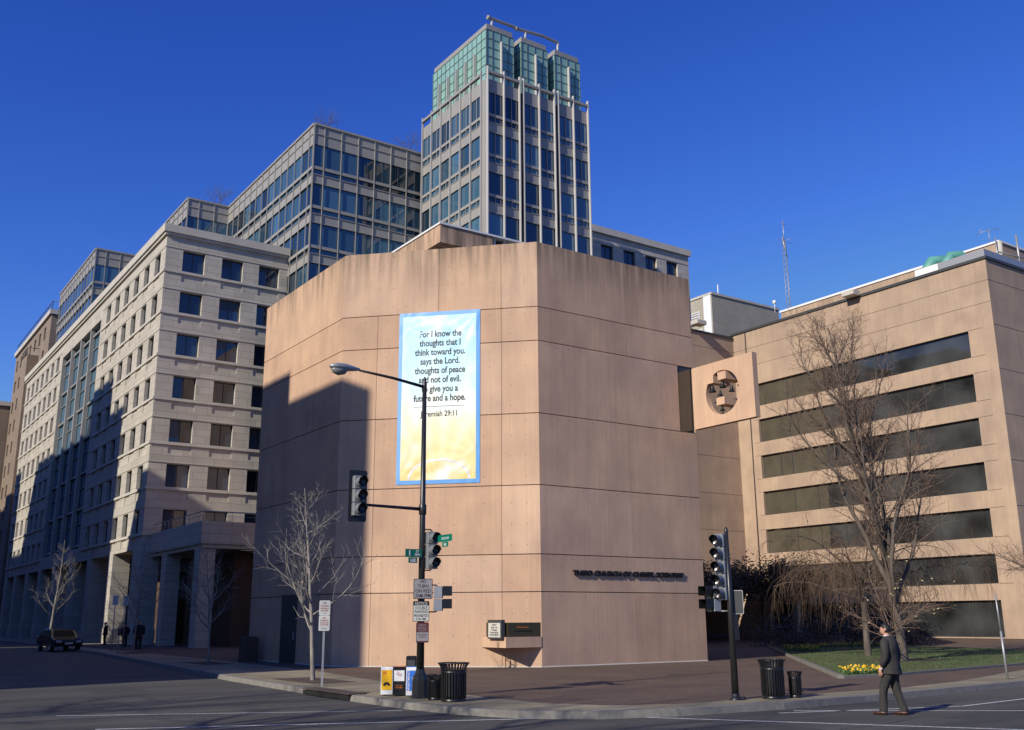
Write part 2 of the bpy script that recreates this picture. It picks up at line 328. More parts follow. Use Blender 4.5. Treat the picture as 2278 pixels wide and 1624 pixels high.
# ================================================================ GROUND
KERB=[(18.2,400),(17.9,160),(17.5,118),(17.0,98),(15.6,69.4),(13.97,52),(12.35,35),(11.95,28),(11.76,24),(11.76,21.4),(12.0,19.4),(12.6,17.9),(13.7,16.9),(15.4,16.38),(18.4,16.1),(22,16.25),(30,16.95),(45,18.4),(70,20.8),(400,52)]
# ground sheet (asphalt) to the horizon
g=MB(); g.add([(-3000,-3000,0),(3000,-3000,0),(3000,3000,0),(-3000,3000,0)],[(0,1,2,3)]); struct(g.build('road',['asphalt'],fix=False))
def offs(poly,d):
    out=[]
    for i,p in enumerate(poly):
        a=Vector(poly[max(i-1,0)]); b=Vector(poly[min(i+1,len(poly)-1)]); t=(b-a).normalized(); n=Vector((-t.y,t.x)); out.append((p[0]+n.x*d,p[1]+n.y*d))
    return out
inner=offs(KERB,.20)
k=MB(); n=len(KERB)
bot=offs(KERB,-.03)
for i in range(n-1):
    a,b,c,d=bot[i],bot[i+1],KERB[i+1],KERB[i]; e,f_=inner[i+1],inner[i]
    k.add([(*a,-.02),(*b,-.02),(*c,.15),(*d,.15),(*e,.156),(*f_,.156)],[(0,1,2,3),(3,2,4,5)])
struct(k.build('kerb',['kerb'],fix=False))
p=MB(); p.prism(inner+[(400,400)],-.05,.150); struct(p.build('pavement',['paving']))
BR=[(17.6,90),(17.2,60),(16.2,37),(14.95,28.1),(14.0,21.6),(14.1,19.4),(14.8,18.0),(16.2,17.3),(20,17.35),(24.6,17.45),(28,18.0),(35.6,20.3),(120,30.5),(120,90)]
p=MB(); p.add([(x,y,.154) for x,y in BR],[tuple(range(len(BR)))]); struct(p.build('plaza',['brick'],fix=False))
# brick terrace that rises to the foot of the right-hand building
TER=[(60,24),(110,29),(110,80),(40,80),(40,50),(46,45)]
p=MB(); p.add([(50,44.5,.158),(59,43.5,.159),(55.5,31,.158),(62,25,.158),(69.5,24,.47),(69.5,64,.47),(50,64,.158)],[(0,1,2,3,4,5,6)]); struct(p.build('terrace',['brick'],fix=False))
LAWN=[(26.9,21.2),(28.8,21.05),(39.5,22.5),(46,24.0),(61,25.5),(55.5,31),(59.5,43.2),(50,44.3),(39.2,33.6)]
p=MB(); p.prism(LAWN,.15,.21); struct(p.build('lawn',['grass']))
e=MB()
for i in (8,7):
    a=Vector(LAWN[i]); b=Vector(LAWN[(i+1)%9]); 
e.tube([(26.75,21.05,.17),(39.05,33.55,.17),(50,44.6,.17)],.13,4,sm=False); e.tube([(26.75,21.0,.17),(28.8,20.88,.17),(39.5,22.33,.17)],.09,4,sm=False)
struct(e.build('lawn_edging',['kerb']))
s_=MB()
for (cx_,cy_,a,b) in ((38.9,27.2,2.1,1.2),):
    s_.add([(cx_+a*math.cos(t*PI/8)*(1+.15*math.sin(3*t)),cy_+b*math.sin(t*PI/8),.216) for t in range(16)],[tuple(range(16))])
struct(s_.build('bare_soil',['soil'],fix=False))
for (cx_,cy_) in ((13.62,31.02),(15.3,46.5),(16.6,64.4)):
    s_=MB(); s_.add([(cx_-.75,cy_-1.7,.157),(cx_+.7,cy_-1.7,.157),(cx_+.7,cy_+1.7,.157),(cx_-.75,cy_+1.7,.157)],[(0,1,2,3)]); struct(s_.build('tree_pit',['soil'],fix=False))
# road markings
def line(a,b,w_,name='road_marking'):
    A=Vector((*a,0)); B=Vector((*b,0)); t=(B-A).normalized(); q=Vector((-t.y,t.x,0))*w_/2
    m_=MB(); m_.add([(v.x,v.y,.004) for v in (A-q,B-q,B+q,A+q)],[(0,1,2,3)]); struct(m_.build(name,['paint_line'],fix=False))
line((4.9,21.23),(14.3,17.1),.12); line((14.45,17.0),(20.5,7.4),.12)
line((4.86,24.75),(11.5,21.2),.10)
line((17.2,16.9-1.0),(28.0,7.6),.12) if False else line((17.6,15.55),(22.2,14.15),.10)
line((18.3,15.75),(25,10.4),.10); line((22.2,14.15),(40,15.8),.10); line((24,12.6),(60,16),.10)
m_=MB(); m_.lathe([(0,.005),(.42,.005),(.45,.002)],(10.9,14.9,0),20); struct(m_.build('manhole_cover',['iron'],fix=False))
pr=random.Random(12)
for (x,y,a,b,an) in ((9.5,19.5,1.1,.7,.05),(21,12.5,1.6,.55,.1),(13.5,13.2,2.2,.5,.02),(6.0,27,1.0,2.0,.1),(26,13.9,1.2,.8,.05),(8,33,.8,1.6,0)):
    m_=MB(); c_,s__=math.cos(an),math.sin(an); P=[(-a,-b),(a,-b*.9),(a*1.02,b),(-a*.97,b)]; m_.add([(x+u*c_-v*s__,y+u*s__+v*c_,.002) for u,v in P],[(0,1,2,3)]); struct(m_.build('road_patch',['patch'],fix=False))
for k in range(9):   # tar-sealed cracks
    x,y=pr.uniform(3,30),pr.uniform(10.5,22 if k%2 else 15.5); dx_,dy_=(1,.12) if k%3 else (.2,1); P=[]
    if x>12 and y>15.5: y=13
    for q in range(14): P.append((x+dx_*q*.35+pr.gauss(0,.04),y+dy_*q*.35+pr.gauss(0,.05)))
    m_=MB(); m_.add([(a,b-.018,.003) for a,b in P]+[(a+.01,b+.018,.003) for a,b in P],[(i,i+1,15+i,14+i) for i in range(13)]); struct(m_.build('road_crack',['tar'],fix=False))
m_=MB(); m_.lathe([(0,.158),(.3,.158)],(12.3,25.1,0),16); struct(m_.build('utility_cover',['iron'],fix=False))
# storm drain inlet in the kerb
d0=thing('storm_drain','rusty iron storm drain inlet set in the kerb beside the bare street tree','drain',(11.85,25.9,0))
m_=MB(); m_.box(-.16,-1.5,.157,.35,1.5,.185); m_.build('lid',['iron'],d0)
m_=MB(); m_.box(-.14,-1.45,.02,.05,1.45,.135); m_.build('opening',['visor_in'],d0)
# ================================================================ CHURCH
CH=[(24.12,33.14),(33.15,33.14),(39.53,39.52),(39.53,48.55),(33.15,54.93),(24.12,54.93),(17.98,48.8),(17.98,39.28)]
ZJ=[.15,3.05,4.53,7.32,10.31,13.44,14.94,17.87]
ch=thing('church','windowless octagonal church of pink board-marked concrete in the centre','church',(28.7,44,.15))
off=Vector((28.7,44,.15))
def L(v): return tuple(Vector(v)-off)
wm=MB(); gap=.035; pt=.05; PRR=random.Random(4)
core=[]
for i in range(8):
    a=Vector(CH[i-1]); b=Vector(CH[i]); c=Vector(CH[(i+1)%8])
    n1=Vector(((b-a).y,-(b-a).x)).normalized(); n2=Vector(((c-b).y,-(c-b).x)).normalized(); mdir=(n1+n2).normalized(); core.append(tuple(b-mdir*(pt/mdir.dot(n1))))
wm.prism([(x-off.x,y-off.y) for x,y in core],0,17.87-.15-.05,1)
vj={0:[4.95],7:[1.60,5.05,7.12],6:[4.8],1:[4.5],2:[4.5],3:[4.5],4:[4.5],5:[4.3]}   # vertical joints, metres from the face's start
for i in range(8):
    a=Vector(CH[i]); b=Vector(CH[(i+1)%8]); t=(b-a).normalized(); nn=Vector((t.y,-t.x)); Ln=(b-a).length
    e0=pt*math.tan(PI/8)
    for r in range(len(ZJ)-1):
        z0,z1=ZJ[r],ZJ[r+1]; cuts=[0]
        if i==7:   # front face measured from c0 to c1
            js=[1.60,7.10] if r<6 else [4.33,7.10]
            if r in (4,5): js=[1.6,4.33,7.1]
        elif i==0: js=[4.95]
        elif i==6: js=[]
        else: js=[4.5]
        cuts+=js+[Ln]
        for q in range(len(cuts)-1):
            u0,u1=cuts[q]+(gap/4 if q else 0),cuts[q+1]-(gap/4 if q<len(cuts)-2 else 0)
            if i==0 and q==1 and r==4:      # the slot for the bell slab's recess
                segs=[(u0,8.02),(8.98,u1)]
            else: segs=[(u0,u1)]
            pidx=PRR.choice((0,0,2,3))
            za=z0+(gap/2 if r else 0); zb=z1-(gap/2 if r<6 else 0)
            for (s0,s1) in segs:
                i0=e0 if s0<=.001 else 0; i1=e0 if s1>=Ln-.001 else 0
                P0=a+t*s0; P1=a+t*s1; Q0=a+t*(s0+i0)-nn*pt; Q1=a+t*(s1-i1)-nn*pt
                vs=[L((*P0,za)),L((*P1,za)),L((*P1,zb)),L((*P0,zb)),L((*Q0,za)),L((*Q1,za)),L((*Q1,zb)),L((*Q0,zb))]
                wm.add(vs,[(0,1,2,3),(1,5,6,2),(3,2,6,7),(0,4,5,1),(4,0,3,7)],pidx)
            # form-tie holes
            if i in (7,0,6) :
                dz=[zz for zz in (za+.35,za+1.2,za+2.05,za+2.7) if zz<zb-.1] if i!=0 else [zb-.16]
                uu=s0+.4
                while uu<s1-.2:
                    for zz in dz:
                        if random.random()<(.62 if i!=0 else .85):
                            c_=a+t*uu; rr_=.019
                            wm.add([L((*(c_+t*(rr_*math.cos(h*PI/3))+nn*.003),zz+rr_*math.sin(h*PI/3))) for h in range(6)],[(0,1,2,3,4,5)],1)
                    uu+=.62
wm.build('wall',['concrete','joint','concrete_2','concrete_3'],ch,fix=False)
r_=MB(); inn=[((x-28.7)*.94,(y-44)*.94) for x,y in CH]; r_.prism(inn,17.0,17.78); r_.build('roof',['roofing'],ch)
# low white base flashing
fl=MB(); 
for i in (0,7,6):
    a=Vector(CH[i]); b=Vector(CH[(i+1)%8]); t=(b-a).normalized(); nn=Vector((t.y,-t.x))
    fl.add([L((*(a+nn*.03),.15)),L((*(b+nn*.03),.15)),L((*(b+nn*.005),.20)),L((*(a+nn*.005),.20))],[(0,1,2,3)])
fl.build('base_flashing',['stone_plain'],ch,fix=False)
# clerestory / penthouse on the roof, floating concrete cap
ax_,ay_=at(979.8,495.4,'z',21.0).x,at(979.8,495.4,'z',21.0).y
cl=MB(); x1_,y1_=ax_+15.3,ay_+12
cl.box(ax_-off.x,ay_-off.y,20.0-.15,ax_+3.1-off.x,y1_-off.y,20.93-.15); cl.box(ax_+3.1-off.x,ay_+.35-off.y,20.0-.15,x1_-off.x,y1_-off.y,20.9-.15)
cl.box(ax_+1.2-off.x,ay_+1.2-off.y,17.7-.15,x1_-1.2-off.x,y1_-1.2-off.y,20.0-.15); cap=cl.build('penthouse',['concrete'],ch)
c2=MB(); c2.box(ax_-.06-off.x,ay_-.06-off.y,20.935-.15,x1_-off.x,y1_-off.y,21.03-.15); c2.build('coping',['white'],cap)
c3=MB()
for q in range(11): c3.box(ax_+3.3+q*.62-off.x,ay_+.2-off.y,19.4-.15,ax_+3.4+q*.62-off.x,ay_+.34-off.y,20.93-.15)
c3.build('mullion',['white'],cap)
c4=MB(); c4.add([L((ax_+3.15,ay_+.345,19.4)),L((x1_-.2,ay_+.345,19.4)),L((x1_-.2,ay_+.345,20.9)),L((ax_+3.15,ay_+.345,20.9))],[(0,1,2,3)]); c4.build('clerestory_glass',['glass_b'],cap,fix=False)
# door on the street side, beside the corner
dm=MB(); dm.add([L((17.975,40.6,.16)),L((17.975,42.3,.16)),L((17.975,42.3,3.1)),L((17.975,40.6,3.1))],[(0,1,2,3)],0)
dd=MB(); dd.box(-.02,0,0,.06,1.75,2.95); do=dd.build('door',['metal_dark'],ch,loc=L((17.96,43.0,.16)))
MB().box(-.06,.15,1.0,-.02,.2,1.35).build('handle',['alu'],do)
# bell slab
sl=MB(); bx0,bx1,by0,by1,bz0,bz1=33.06,33.36,29.38,33.10,10.48,13.40
cy0,cz0,rr0=31.27,11.93,1.02
def slabring(x):
    sq=[(by0,bz0),(by1,bz0),(by1,bz1),(by0,bz1)]; N_=48
    C=[(x,cy0+rr0*math.cos(2*PI*j/N_),cz0+rr0*math.sin(2*PI*j/N_)) for j in range(N_)]
    E_=[]
    for j in range(N_):
        c_,s__=math.cos(2*PI*j/N_),math.sin(2*PI*j/N_); ks=[]
        if c_>1e-6: ks.append((by1-cy0)/c_)
        if c_<-1e-6: ks.append((by0-cy0)/c_)
        if s__>1e-6: ks.append((bz1-cz0)/s__)
        if s__<-1e-6: ks.append((bz0-cz0)/s__)
        kk=min(ks); E_.append((x,cy0+kk*c_,cz0+kk*s__))
    return C,E_
# force square corners
def corner_snap(E_):
    E_=list(E_)
    for cx__,cz__ in ((by0,bz0),(by1,bz0),(by1,bz1),(by0,bz1)):
        j=min(range(len(E_)),key=lambda q:(E_[q][1]-cx__)**2+(E_[q][2]-cz__)**2); E_[j]=(E_[j][0],cx__,cz__)
    return E_
N_=48
for x in (bx0,bx1):
    C,E_=slabring(x); E_=corner_snap(E_); sl.add([L(v) for v in C+E_],[(j,(j+1)%N_,N_+(j+1)%N_,N_+j) for j in range(N_)],0)
C0,E0=slabring(bx0); E0=corner_snap(E0); C1,E1=slabring(bx1); E1=corner_snap(E1)
sl.add([L(v) for v in C0+C1],[(j,(j+1)%N_,N_+(j+1)%N_,N_+j) for j in range(N_)],0)
sl.add([L(v) for v in E0+E1],[(j,(j+1)%N_,N_+(j+1)%N_,N_+j) for j in range(N_)],0)
slab=sl.build('bell_slab',['concrete'],ch)
# concrete brackets within the circle and the bells that hang from them
for (y,z,w_,h_) in ((31.9,12.62,.34,.36),(31.2,12.68,.5,.36),(31.35,11.52,.5,.34)): MB().box(33.0-off.x,y-w_/2-off.y,z-h_/2-.15,34.1-off.x,y+w_/2-off.y,z+h_/2-.15).build('bracket',['concrete'],slab)
br=MB(); br.box(33.5-off.x,30.2-off.y,12.85-.15,33.62-off.x,32.3-off.y,12.95-.15)
br.build('hanger_bar',['metal_dark'],slab)
bellm=MB(); bellm.lathe([(0,.0),(.05,-.01),(.075,-.06),(.085,-.15),(.12,-.24),(.17,-.3),(.175,-.32),(.15,-.32)],n=16); bellm.tube([(0,0,.0),(0,0,.12)],.015,6); bellm.lathe([(0,-.36),(.03,-.34),(.03,-.31),(0,-.3)],n=8)
bme=bellm.mesh('bell',[MT['bronze']])
for (x,y,z,s) in ((33.15,31.95,12.38,1),(33.2,31.35,12.47,.95),(33.35,30.95,12.2,.85),(33.3,31.62,12.08,.75),(33.4,30.48,12.36,.75),(33.5,32.0,11.85,.8),(33.2,31.45,11.33,.72),(33.35,31.05,11.18,.75),(33.4,31.62,11.08,.7)):
    b_=inst(bme,'bell',slab,L((x,y,z))); b_.scale=(s,s,s)
rc=MB(); rc.add([L((32.14,33.185,10.33)),L((33.10,33.185,10.33)),L((33.10,33.185,13.42)),L((32.14,33.185,13.42))],[(0,1,2,3)]); rc.build('louvre_opening',['glass_b'],ch,fix=False)
# wall lettering
t_=text('THIRD CHURCH OF CHRIST, SCIENTIST',.29,'txt',ch,L((28.8,33.10,3.72)),ext=.045,sx=1.02,bold=.006)
wd=max(v.co.x for v in t_.data.vertices)-min(v.co.x for v in t_.data.vertices); t_.scale=(6.15/wd,1,1)
# triangular notice-board ledge at the corner
NB=thing('notice_board','concrete corner ledge with a glazed notice case and bronze plaque','notice board',(22.75,33.14,.95))
lx=at(1125.6,1440,'y',33.12).x
def N2(v): return (v[0]-22.75,v[1]-33.14,v[2]-.95)
nb=MB(); tri=[(lx,33.12),(24.10,33.12),(24.10,33.13),(lx,33.13+(24.12-lx)-.02)]
nb.prism([(x-22.75,y-33.14) for x,y in tri],.95-.95-.03,1.32-.95); nb.build('ledge',['concrete'],NB)
pq=MB(); tri2=[(lx+.12,33.16),(24.09,33.16),(24.09,33.165),(lx+.12,33.10+(24.12-lx)-.12)]
pq.prism([(x-22.75,y-33.14) for x,y in tri2],1.32-.95,1.86-.95); po=pq.build('plaque',['plaque'],NB)
text('Please visit us at',.085,'orange',po,N2((lx+.82,33.155,1.66)),ext=.003); text('www.thirdchurchdc.com',.085,'txt',po,N2((lx+.82,33.155,1.52)),ext=.003)
cs=MB(); cs.box(-.16,0,0,0,.98,.72); cso=cs.build('display_case',['metal_dark'],NB,loc=N2((lx+.02,33.22,1.25)))
cb=MB(); cb.box(-.175,.07,.06,-.162,.90,.60); bd=cb.build('board',['sign_white'],cso)
text('Services\nSunday 11 am\nWednesday\nEvening 7:30 pm\nAll welcome'.replace('Services','SUNDAY').replace('All welcome','READING ROOM'),.085,'txt',bd,(-.18,.48,.50),rz=-PI/2,ext=.002,line=1.1)
hr=MB(); hr.tube([(0,0,0),(0,0,.42),(-.06,-.02,.5),(-.2,-.04,.52)],.018,6); hr.tube([(.0,0,.3),(.15,.0,.22),(.2,0,.08),(.12,0,0)],.018,6)
tag(hr.build('standpipe','black',loc=(22.95,33.95,.155),rz=-.7),'black curved standpipe rising from the brick plaza below the notice board','pipe')
# banner
bn=MB(); c1=Vector((24.12,33.14)); dr=Vector((-1,1)).normalized()
NXb,NZb=40,60; BW,BH=3.6,7.5
def bz(u,v):
    d_=.035+.006*math.sin(9*u+5*v)
    for (cu_,cv_,k_) in ((0,0,1),(1,1,-1),(0,.9,1),(1,.15,1)):
        rr=math.hypot((u-cu_)*BW,(v-cv_)*BH); an=math.atan2((v-cv_)*BH,(u-cu_)*BW); d_+=.028*math.exp(-rr/1.25)*math.sin(an*16)
    edge=min(u,1-u,v,1-v); d_*=min(1,edge*9+.25); return d_+.015
for j in range(NZb+1):
    for i in range(NXb+1):
        u,v=i/NXb,j/NZb; bn.v.append((u*BW,-bz(u,v),v*BH))
st=0; bn.f+=[(j*(NXb+1)+i,j*(NXb+1)+i+1,(j+1)*(NXb+1)+i+1,(j+1)*(NXb+1)+i) for j in range(NZb) for i in range(NXb)]; bn.m=[0]*len(bn.f); bn.sm=[True]*len(bn.f)
org=c1+dr*6.1
ban=bn.build('banner',['banner'],loc=(org.x,org.y,7.47),rz=-PI/4,fix=False)
tag(ban,'tall printed scripture banner with blue border and rising sun, on the church front','banner')
lines=['For I know the','thoughts that I','think toward you,','says the Lord,','thoughts of peace','and not of evil,','to give you a','future and a hope.']
def drape(o,eps=.004):
    for v in o.data.vertices:
        X=o.location.x+v.co.x*o.scale.x; Zc=o.location.z+v.co.y*o.scale.y; v.co.z=bz(min(max(X/BW,0),1),min(max(Zc/BH,0),1))+eps
    o.location.y=0
for i,s in enumerate(lines): drape(text(s,.40,'txt',ban,(1.85,0,6.36-i*.405),ext=0,sx=.77,bold=.010))
drape(text('Jeremiah 29:11',.34,'txt',ban,(1.85,0,2.86),ext=0,sx=.8,bold=.006))
def onb(x,z): return (x,-bz(x/BW,z/BH)-.004,z)
ru=MB(); ru.add([onb(.72+.22*k,3.28) for k in range(11)]+[onb(.72+.22*k,3.30) for k in range(11)],[(k,k+1,12+k,11+k) for k in range(10)]); ru.build('rule',['txt'],ban,fix=False)
su=MB(); ring=[onb(1.85+1.35*math.cos(t*PI/60),.2+.85*math.sin(t*PI/60)) for t in range(61)]; ring2=[onb(1.85+1.25*math.cos(t*PI/60),.2+.77*math.sin(t*PI/60)) for t in range(61)]
su.add(ring+ring2,[(j,j+1,62+j,61+j) for j in range(60)]); su.build('printed_sun_outline',['shirt'],ban,fix=False)
# ================================================================ STONE OFFICE BUILDING (left)
XA,YA_,ZT=22.0,85.4,35.8
A=thing('stone_office_building','long pale limestone office building with double windows, left of the church','building',(XA,YA_,.15))
def LA(x,y,z): return (x-XA,y-YA_,z-.15)
rowsz=[31.87-3.8*k for k in range(7)]
rows=[(z-.15,z+1.93-.15,.38,None) for z in rowsz]+[(z-1.0-.15,z-.32-.15,.07,0) for z in rowsz]
colsR=[(1.49,3.45),(5.0,6.95),(8.46,10.41)]
wm=MB(); WR=11.25
facade(wm,WR,7.6,ZT-.15,colsR,rows,TR(0,0))
# left facade: near block y 85.4..108.4, far block y 129.4..154.2
near=[(87.0+3.57*k,88.72+3.57*k) for k in range(6)]; far=[(130.7+3.4*k,132.4+3.4*k) for k in range(7)]
def revcols(cs,yfar): return sorted([(yfar-b,yfar-a) for a,b in cs])
facade(wm,23.0,7.6,ZT-.15,revcols(near,108.4),rows,TR(0,23.0,LAZY))
facade(wm,24.8,7.6,ZT-.15,revcols(far,154.2),rows,TR(0,68.8,LAZY))
# glazed bay surround: head and base
wm.box(0,23.0,33.0,1.2,44.0,ZT-.15); wm.box(0,23.0,7.6,1.2,44.0,9.0); wm.box(0,23.0,9.0,.9,23.6,33.0); wm.box(0,43.4,9.0,.9,44.0,33.0)
# roof and back
wm.add([(0,0,ZT-.35),(WR,0,ZT-.35),(WR,68.8,ZT-.35),(0,68.8,ZT-.35)],[(0,1,2,3)],1)
wm.add([(0,68.8,0),(WR,68.8,0),(WR,68.8,ZT-.15),(0,68.8,ZT-.15)],[(0,1,2,3)],0)
wm.add([(WR,0,7.6),(WR,68.8,7.6),(WR,68.8,ZT-.15),(WR,0,ZT-.15)],[(0,1,2,3)],0)
wm.add([(0,0,7.6),(WR,0,7.6),(WR,68.8,7.6),(0,68.8,7.6)],[(3,2,1,0)],0)
wm.build('wall',['stone','roofing'],A,fix=False)
for z in rowsz:   # sill courses and head fillets
    a=z-.15; b=a+2.02
    for (p0,p1,hh,q0,q1) in ((-.10,a-.26,.22,0,0),(-.05,b,.07,0,0)):
        tm=MB(); tm.box(p0,p0,p1,WR,-.002,p1+hh); tm.box(p0,-.0019,p1,-.002,22.99,p1+hh); tm.build('sill_course' if p0<-.07 else 'head_fillet',['stone_plain'],A)
        tm=MB(); tm.box(p0,44.01,p1,-.002,68.8,p1+hh); tm.build('sill_course' if p0<-.07 else 'head_fillet',['stone_plain'],A)
cm=MB(); cm.box(-.35,-.35,ZT-.75,WR+.0,0.3,ZT-.152+.1); cm.box(-.35,.302,ZT-.75,.3,69,ZT-.152+.1); cm.box(-.2,-.2,ZT-1.0,WR,-.003,ZT-.753); cm.box(-.2,-.003,ZT-1.0,-.003,69,ZT-.753)
cm.build('cornice',['stone_plain'],A)
wA=window_mesh(1.96,1.93,'glass','metal_dark'); wL=window_mesh(1.72,1.93,'glass','metal_dark')
wF=window_mesh(1.70,1.93,'glass','metal_dark')
for z in rowsz:
    for a,b in colsR: put_window(wA,A,(a,.36,z-.15),0,.22)
    for a,b in near: put_window(wL,A,(.36,b-YA_,z-.15),LAZY,.2)
lows=MB(); fr=MB()
cnt=0
for z in rowsz:
    for a,b in far:
        cnt+=1
        if cnt<=35: put_window(wF,A,(.36,b-YA_,z-.15),LAZY)
        else:
            st=len(lows.v); lows.add([(0,0,0),(1.7,0,0),(1.7,0,1.93),(0,0,1.93)],[(0,1,2,3)]); lows.xf(Matrix.Translation((.36,b-YA_,z-.15))@Matrix.Rotation(LAZY,4,'Z'),st)
stuff(lows.build('window',['glass'],A,fix=False))
# curtain wall bay
bay=MB(); bay.add([(.55,23.6,9.0),(.55,43.4,9.0),(.55,43.4,33.0),(.55,23.6,33.0)],[(0,1,2,3)]); bo=bay.build('glazed_bay',['curtain'],A,fix=False)
bm_=MB()
for q in range(5): y=23.6+q*4.95; bm_.box(.05,y-.22 if 0<q<4 else y-.05,9.0,.5,y+.22 if 0<q<4 else y+.05,33.0)
for q in range(7): z=9.0+3.8*q; bm_.box(.3,23.65,z+.3,.548,43.35,z+.5); bm_.box(.42,23.65,z+2.6,.546,43.35,z+2.68)
for q in range(9): y=23.6+q*2.475; bm_.box(.46,y-.03,9.0,.545,y+.03,32.99)
bm_.build('mullion_grid',['metal_grey'],bo)
# arcade columns at street level
for (y0,y1) in ((0,2.6),(9.2,10.9),(17.6,19.3),(26,27.7),(34.4,36.1),(42.8,44.5),(51.2,52.9),(59.6,61.3),(67,68.7)):
    c_=MB(); c_.box(0,y0,0,1.5,y1,7.598)
    c_.box(-.08,y0-.08,0,1.58,y1+.08,1.25)
    for z in (2.5,3.8,5.1,6.4): c_.box(-.02,y0-.02,z,1.52,y1+.02,z+.5) if False else None
    c_.build('column',['stone'],A)
ib=MB(); ib.box(4.2,3.2,0,WR,68,7.597); ib.build('ground_floor_wall',['redbrick'],A)
# podium beside the corner, with terrace rail
PX,PY=.68,-13.2
pd=MB(); pd.box(PX,PY,7.2,26,-.01,8.8); pd.box(PX+.15,PY+.15,6.9,26,-.02,7.198); pd.box(PX+3.2,PY+1.9,0,26,-.03,6.898,1); pd.build('podium',['stone','redbrick'],A)
for (x,y) in ((PX+.1,PY+.3),(PX+.1,-4.6),(PX+9,PY+.3)):
    MB().box(x,y,0,x+1.1,y+1.3,6.89).build('column',['stone'],A)
rl=MB()
for (p0,p1) in (((PX+.1,-.2,9.5),(PX+.1,PY+.1,9.5)),((PX+.1,PY+.1,9.5),(26,PY+.1,9.5))):
    rl.tube([p0,p1],.035,6); q0=(p0[0],p0[1],9.2); rl.tube([q0,(p1[0],p1[1],9.2)],.015,5)
    for k in range(13):
        t=k/12; x=p0[0]+(p1[0]-p0[0])*t; y=p0[1]+(p1[1]-p0[1])*t; rl.tube([(x,y,8.8),(x,y,9.5)],.02,5)
rl.build('railing',['alu'],A)
# ================================================================ GLASS BLOCK (stepped, behind)
GX,GY,GT=33.25,80.55,46.94
G=thing('glass_office_block','stepped grey metal and blue glass office block behind the pale limestone building','building',(GX,GY,.15))
wm=MB()
tops=[44.82-3.86*k for k in range(6)]
def ribbon_face(wm,G,W,zt,zb,mull,T,rz,nrow,gm='curtain',lim=None):
    """panels/spandrels + window objects. T: matrix local->G local"""
    st=len(wm.v)
    # parapet
    wm.add([(0,0,44.82-.15),(W,0,44.82-.15),(W,0,zt-.15),(0,0,zt-.15)],[(0,1,2,3)],0)
    for k in range(nrow):
        t=tops[k]-.15; lo_=(tops[k+1]-.15) if k+1<len(tops) else t-3.86
        for (a,b,pr) in ((t-2.47,t-2.17,.06),):
            wm.box(0,-pr,a,W,.02,b)
        wm.add([(0,0,lo_),(W,0,lo_),(W,0,t-2.98),(0,0,t-2.98)],[(0,1,2,3)],0)
        wm.box(0,-.07,t-3.02,W,-.002,t-2.96); wm.box(0,-.05,lo_-.03,W,-.002,lo_+.03)
    wm.box(0,-.07,45.86-.15,W,-.002,45.92-.15); wm.box(0,-.12,zt-.35,W,-.002,zt-.15)
    zbot=(tops[nrow-1]-3.86-.15)
    for u in mull: wm.box(u-.035,-.09,zbot,u+.035,-.003,zt-.36)
    wm.xf(T,st)
    for k in range(nrow):
        t=tops[k]-.15
        for i in range(len(mull)-1):
            a,b=mull[i],mull[i+1]
            if lim and not lim(a,b,k): continue
            m=MB(); m.add([(a,.1,t-2.2),(b,.1,t-2.2),(b,.1,t),(a,.1,t)],[(0,1,2,3)]); m.add([(a,.1,t-2.98),(b,.1,t-2.98),(b,.1,t-2.44),(a,.1,t-2.44)],[(0,1,2,3)])
            m.xf(T); m.build('window',[gm],G,fix=False)
mr=[0,1.03]+[1.03+1.735*k for k in range(1,7)]
ribbon_face(wm,G,11.3,GT,20,mr,TR(0,0),0,5)
y2=at(349.9+580*.27651,244.9+745*.27651,'x',GX).y-GY
ml=[y2-u for u in ([.0,.95]+[.95+1.72*k for k in range(1,13)]+[y2])]; ml=sorted(ml)
ribbon_face(wm,G,y2,GT,20,ml,TR(0,y2,LAZY),LAZY,4,lim=lambda a,b,k:(k<3 or a>y2-6))
# second step
X2=at(349.9+255*.27651,244.9+680*.27651,'y',GY+y2).x-GX
m2=[0,1.2,2.9,-X2]
ribbon_face(wm,G,-X2,GT,20,m2,TR(X2,y2),0,3)
y3=at(215,551,'z',GT).y-GY; x3=at(215,551,'z',GT).x-GX
ribbon_face(wm,G,y3-y2,GT,20,[0]+[ (y3-y2)-1.72*k for k in range(12,-1,-1)],TR(X2,y3,LAZY),LAZY,3,lim=lambda a,b,k:k<2)
ribbon_face(wm,G,X2-x3,GT,20,[0,1.2,2.9,X2-x3],TR(x3,y3),0,3)
y4=at(134.5,653,'x',x3+GX).y-GY
ribbon_face(wm,G,y4-y3,GT,20,[(y4-y3)-1.72*k for k in range(int((y4-y3)/1.72),-1,-1)],TR(x3,y4,LAZY),LAZY,3,lim=lambda a,b,k:k<2)
rf=GT-.35
for (a,b,c,d) in ((0,0,30,y2),(X2,y2,30,y3),(x3,y3,30,y4)): wm.add([(a,b,rf),(c,b,rf),(c,d,rf),(a,d,rf)],[(0,1,2,3)],1)
wm.add([(x3,y4,0),(30,y4,0),(30,y4,rf),(x3,y4,rf)],[(0,1,2,3)],0); wm.add([(30,0,0),(30,y4,0),(30,y4,rf),(30,0,rf)],[(0,1,2,3)],0)
wm.add([(0,.0,0),(11.3,.0,0),(11.3,.0,25.5),(0,.0,25.5)],[(0,1,2,3)],0); wm.add([(0,0,0),(0,y2,0),(0,y2,25.5),(0,0,25.5)],[(0,1,2,3)],0)
# dark interior behind the glass, with floor slabs and ceilings
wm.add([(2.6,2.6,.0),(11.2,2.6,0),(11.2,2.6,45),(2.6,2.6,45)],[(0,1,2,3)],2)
wm.build('wall',['metal_grey','roofing','metal_dark'],G,fix=False)
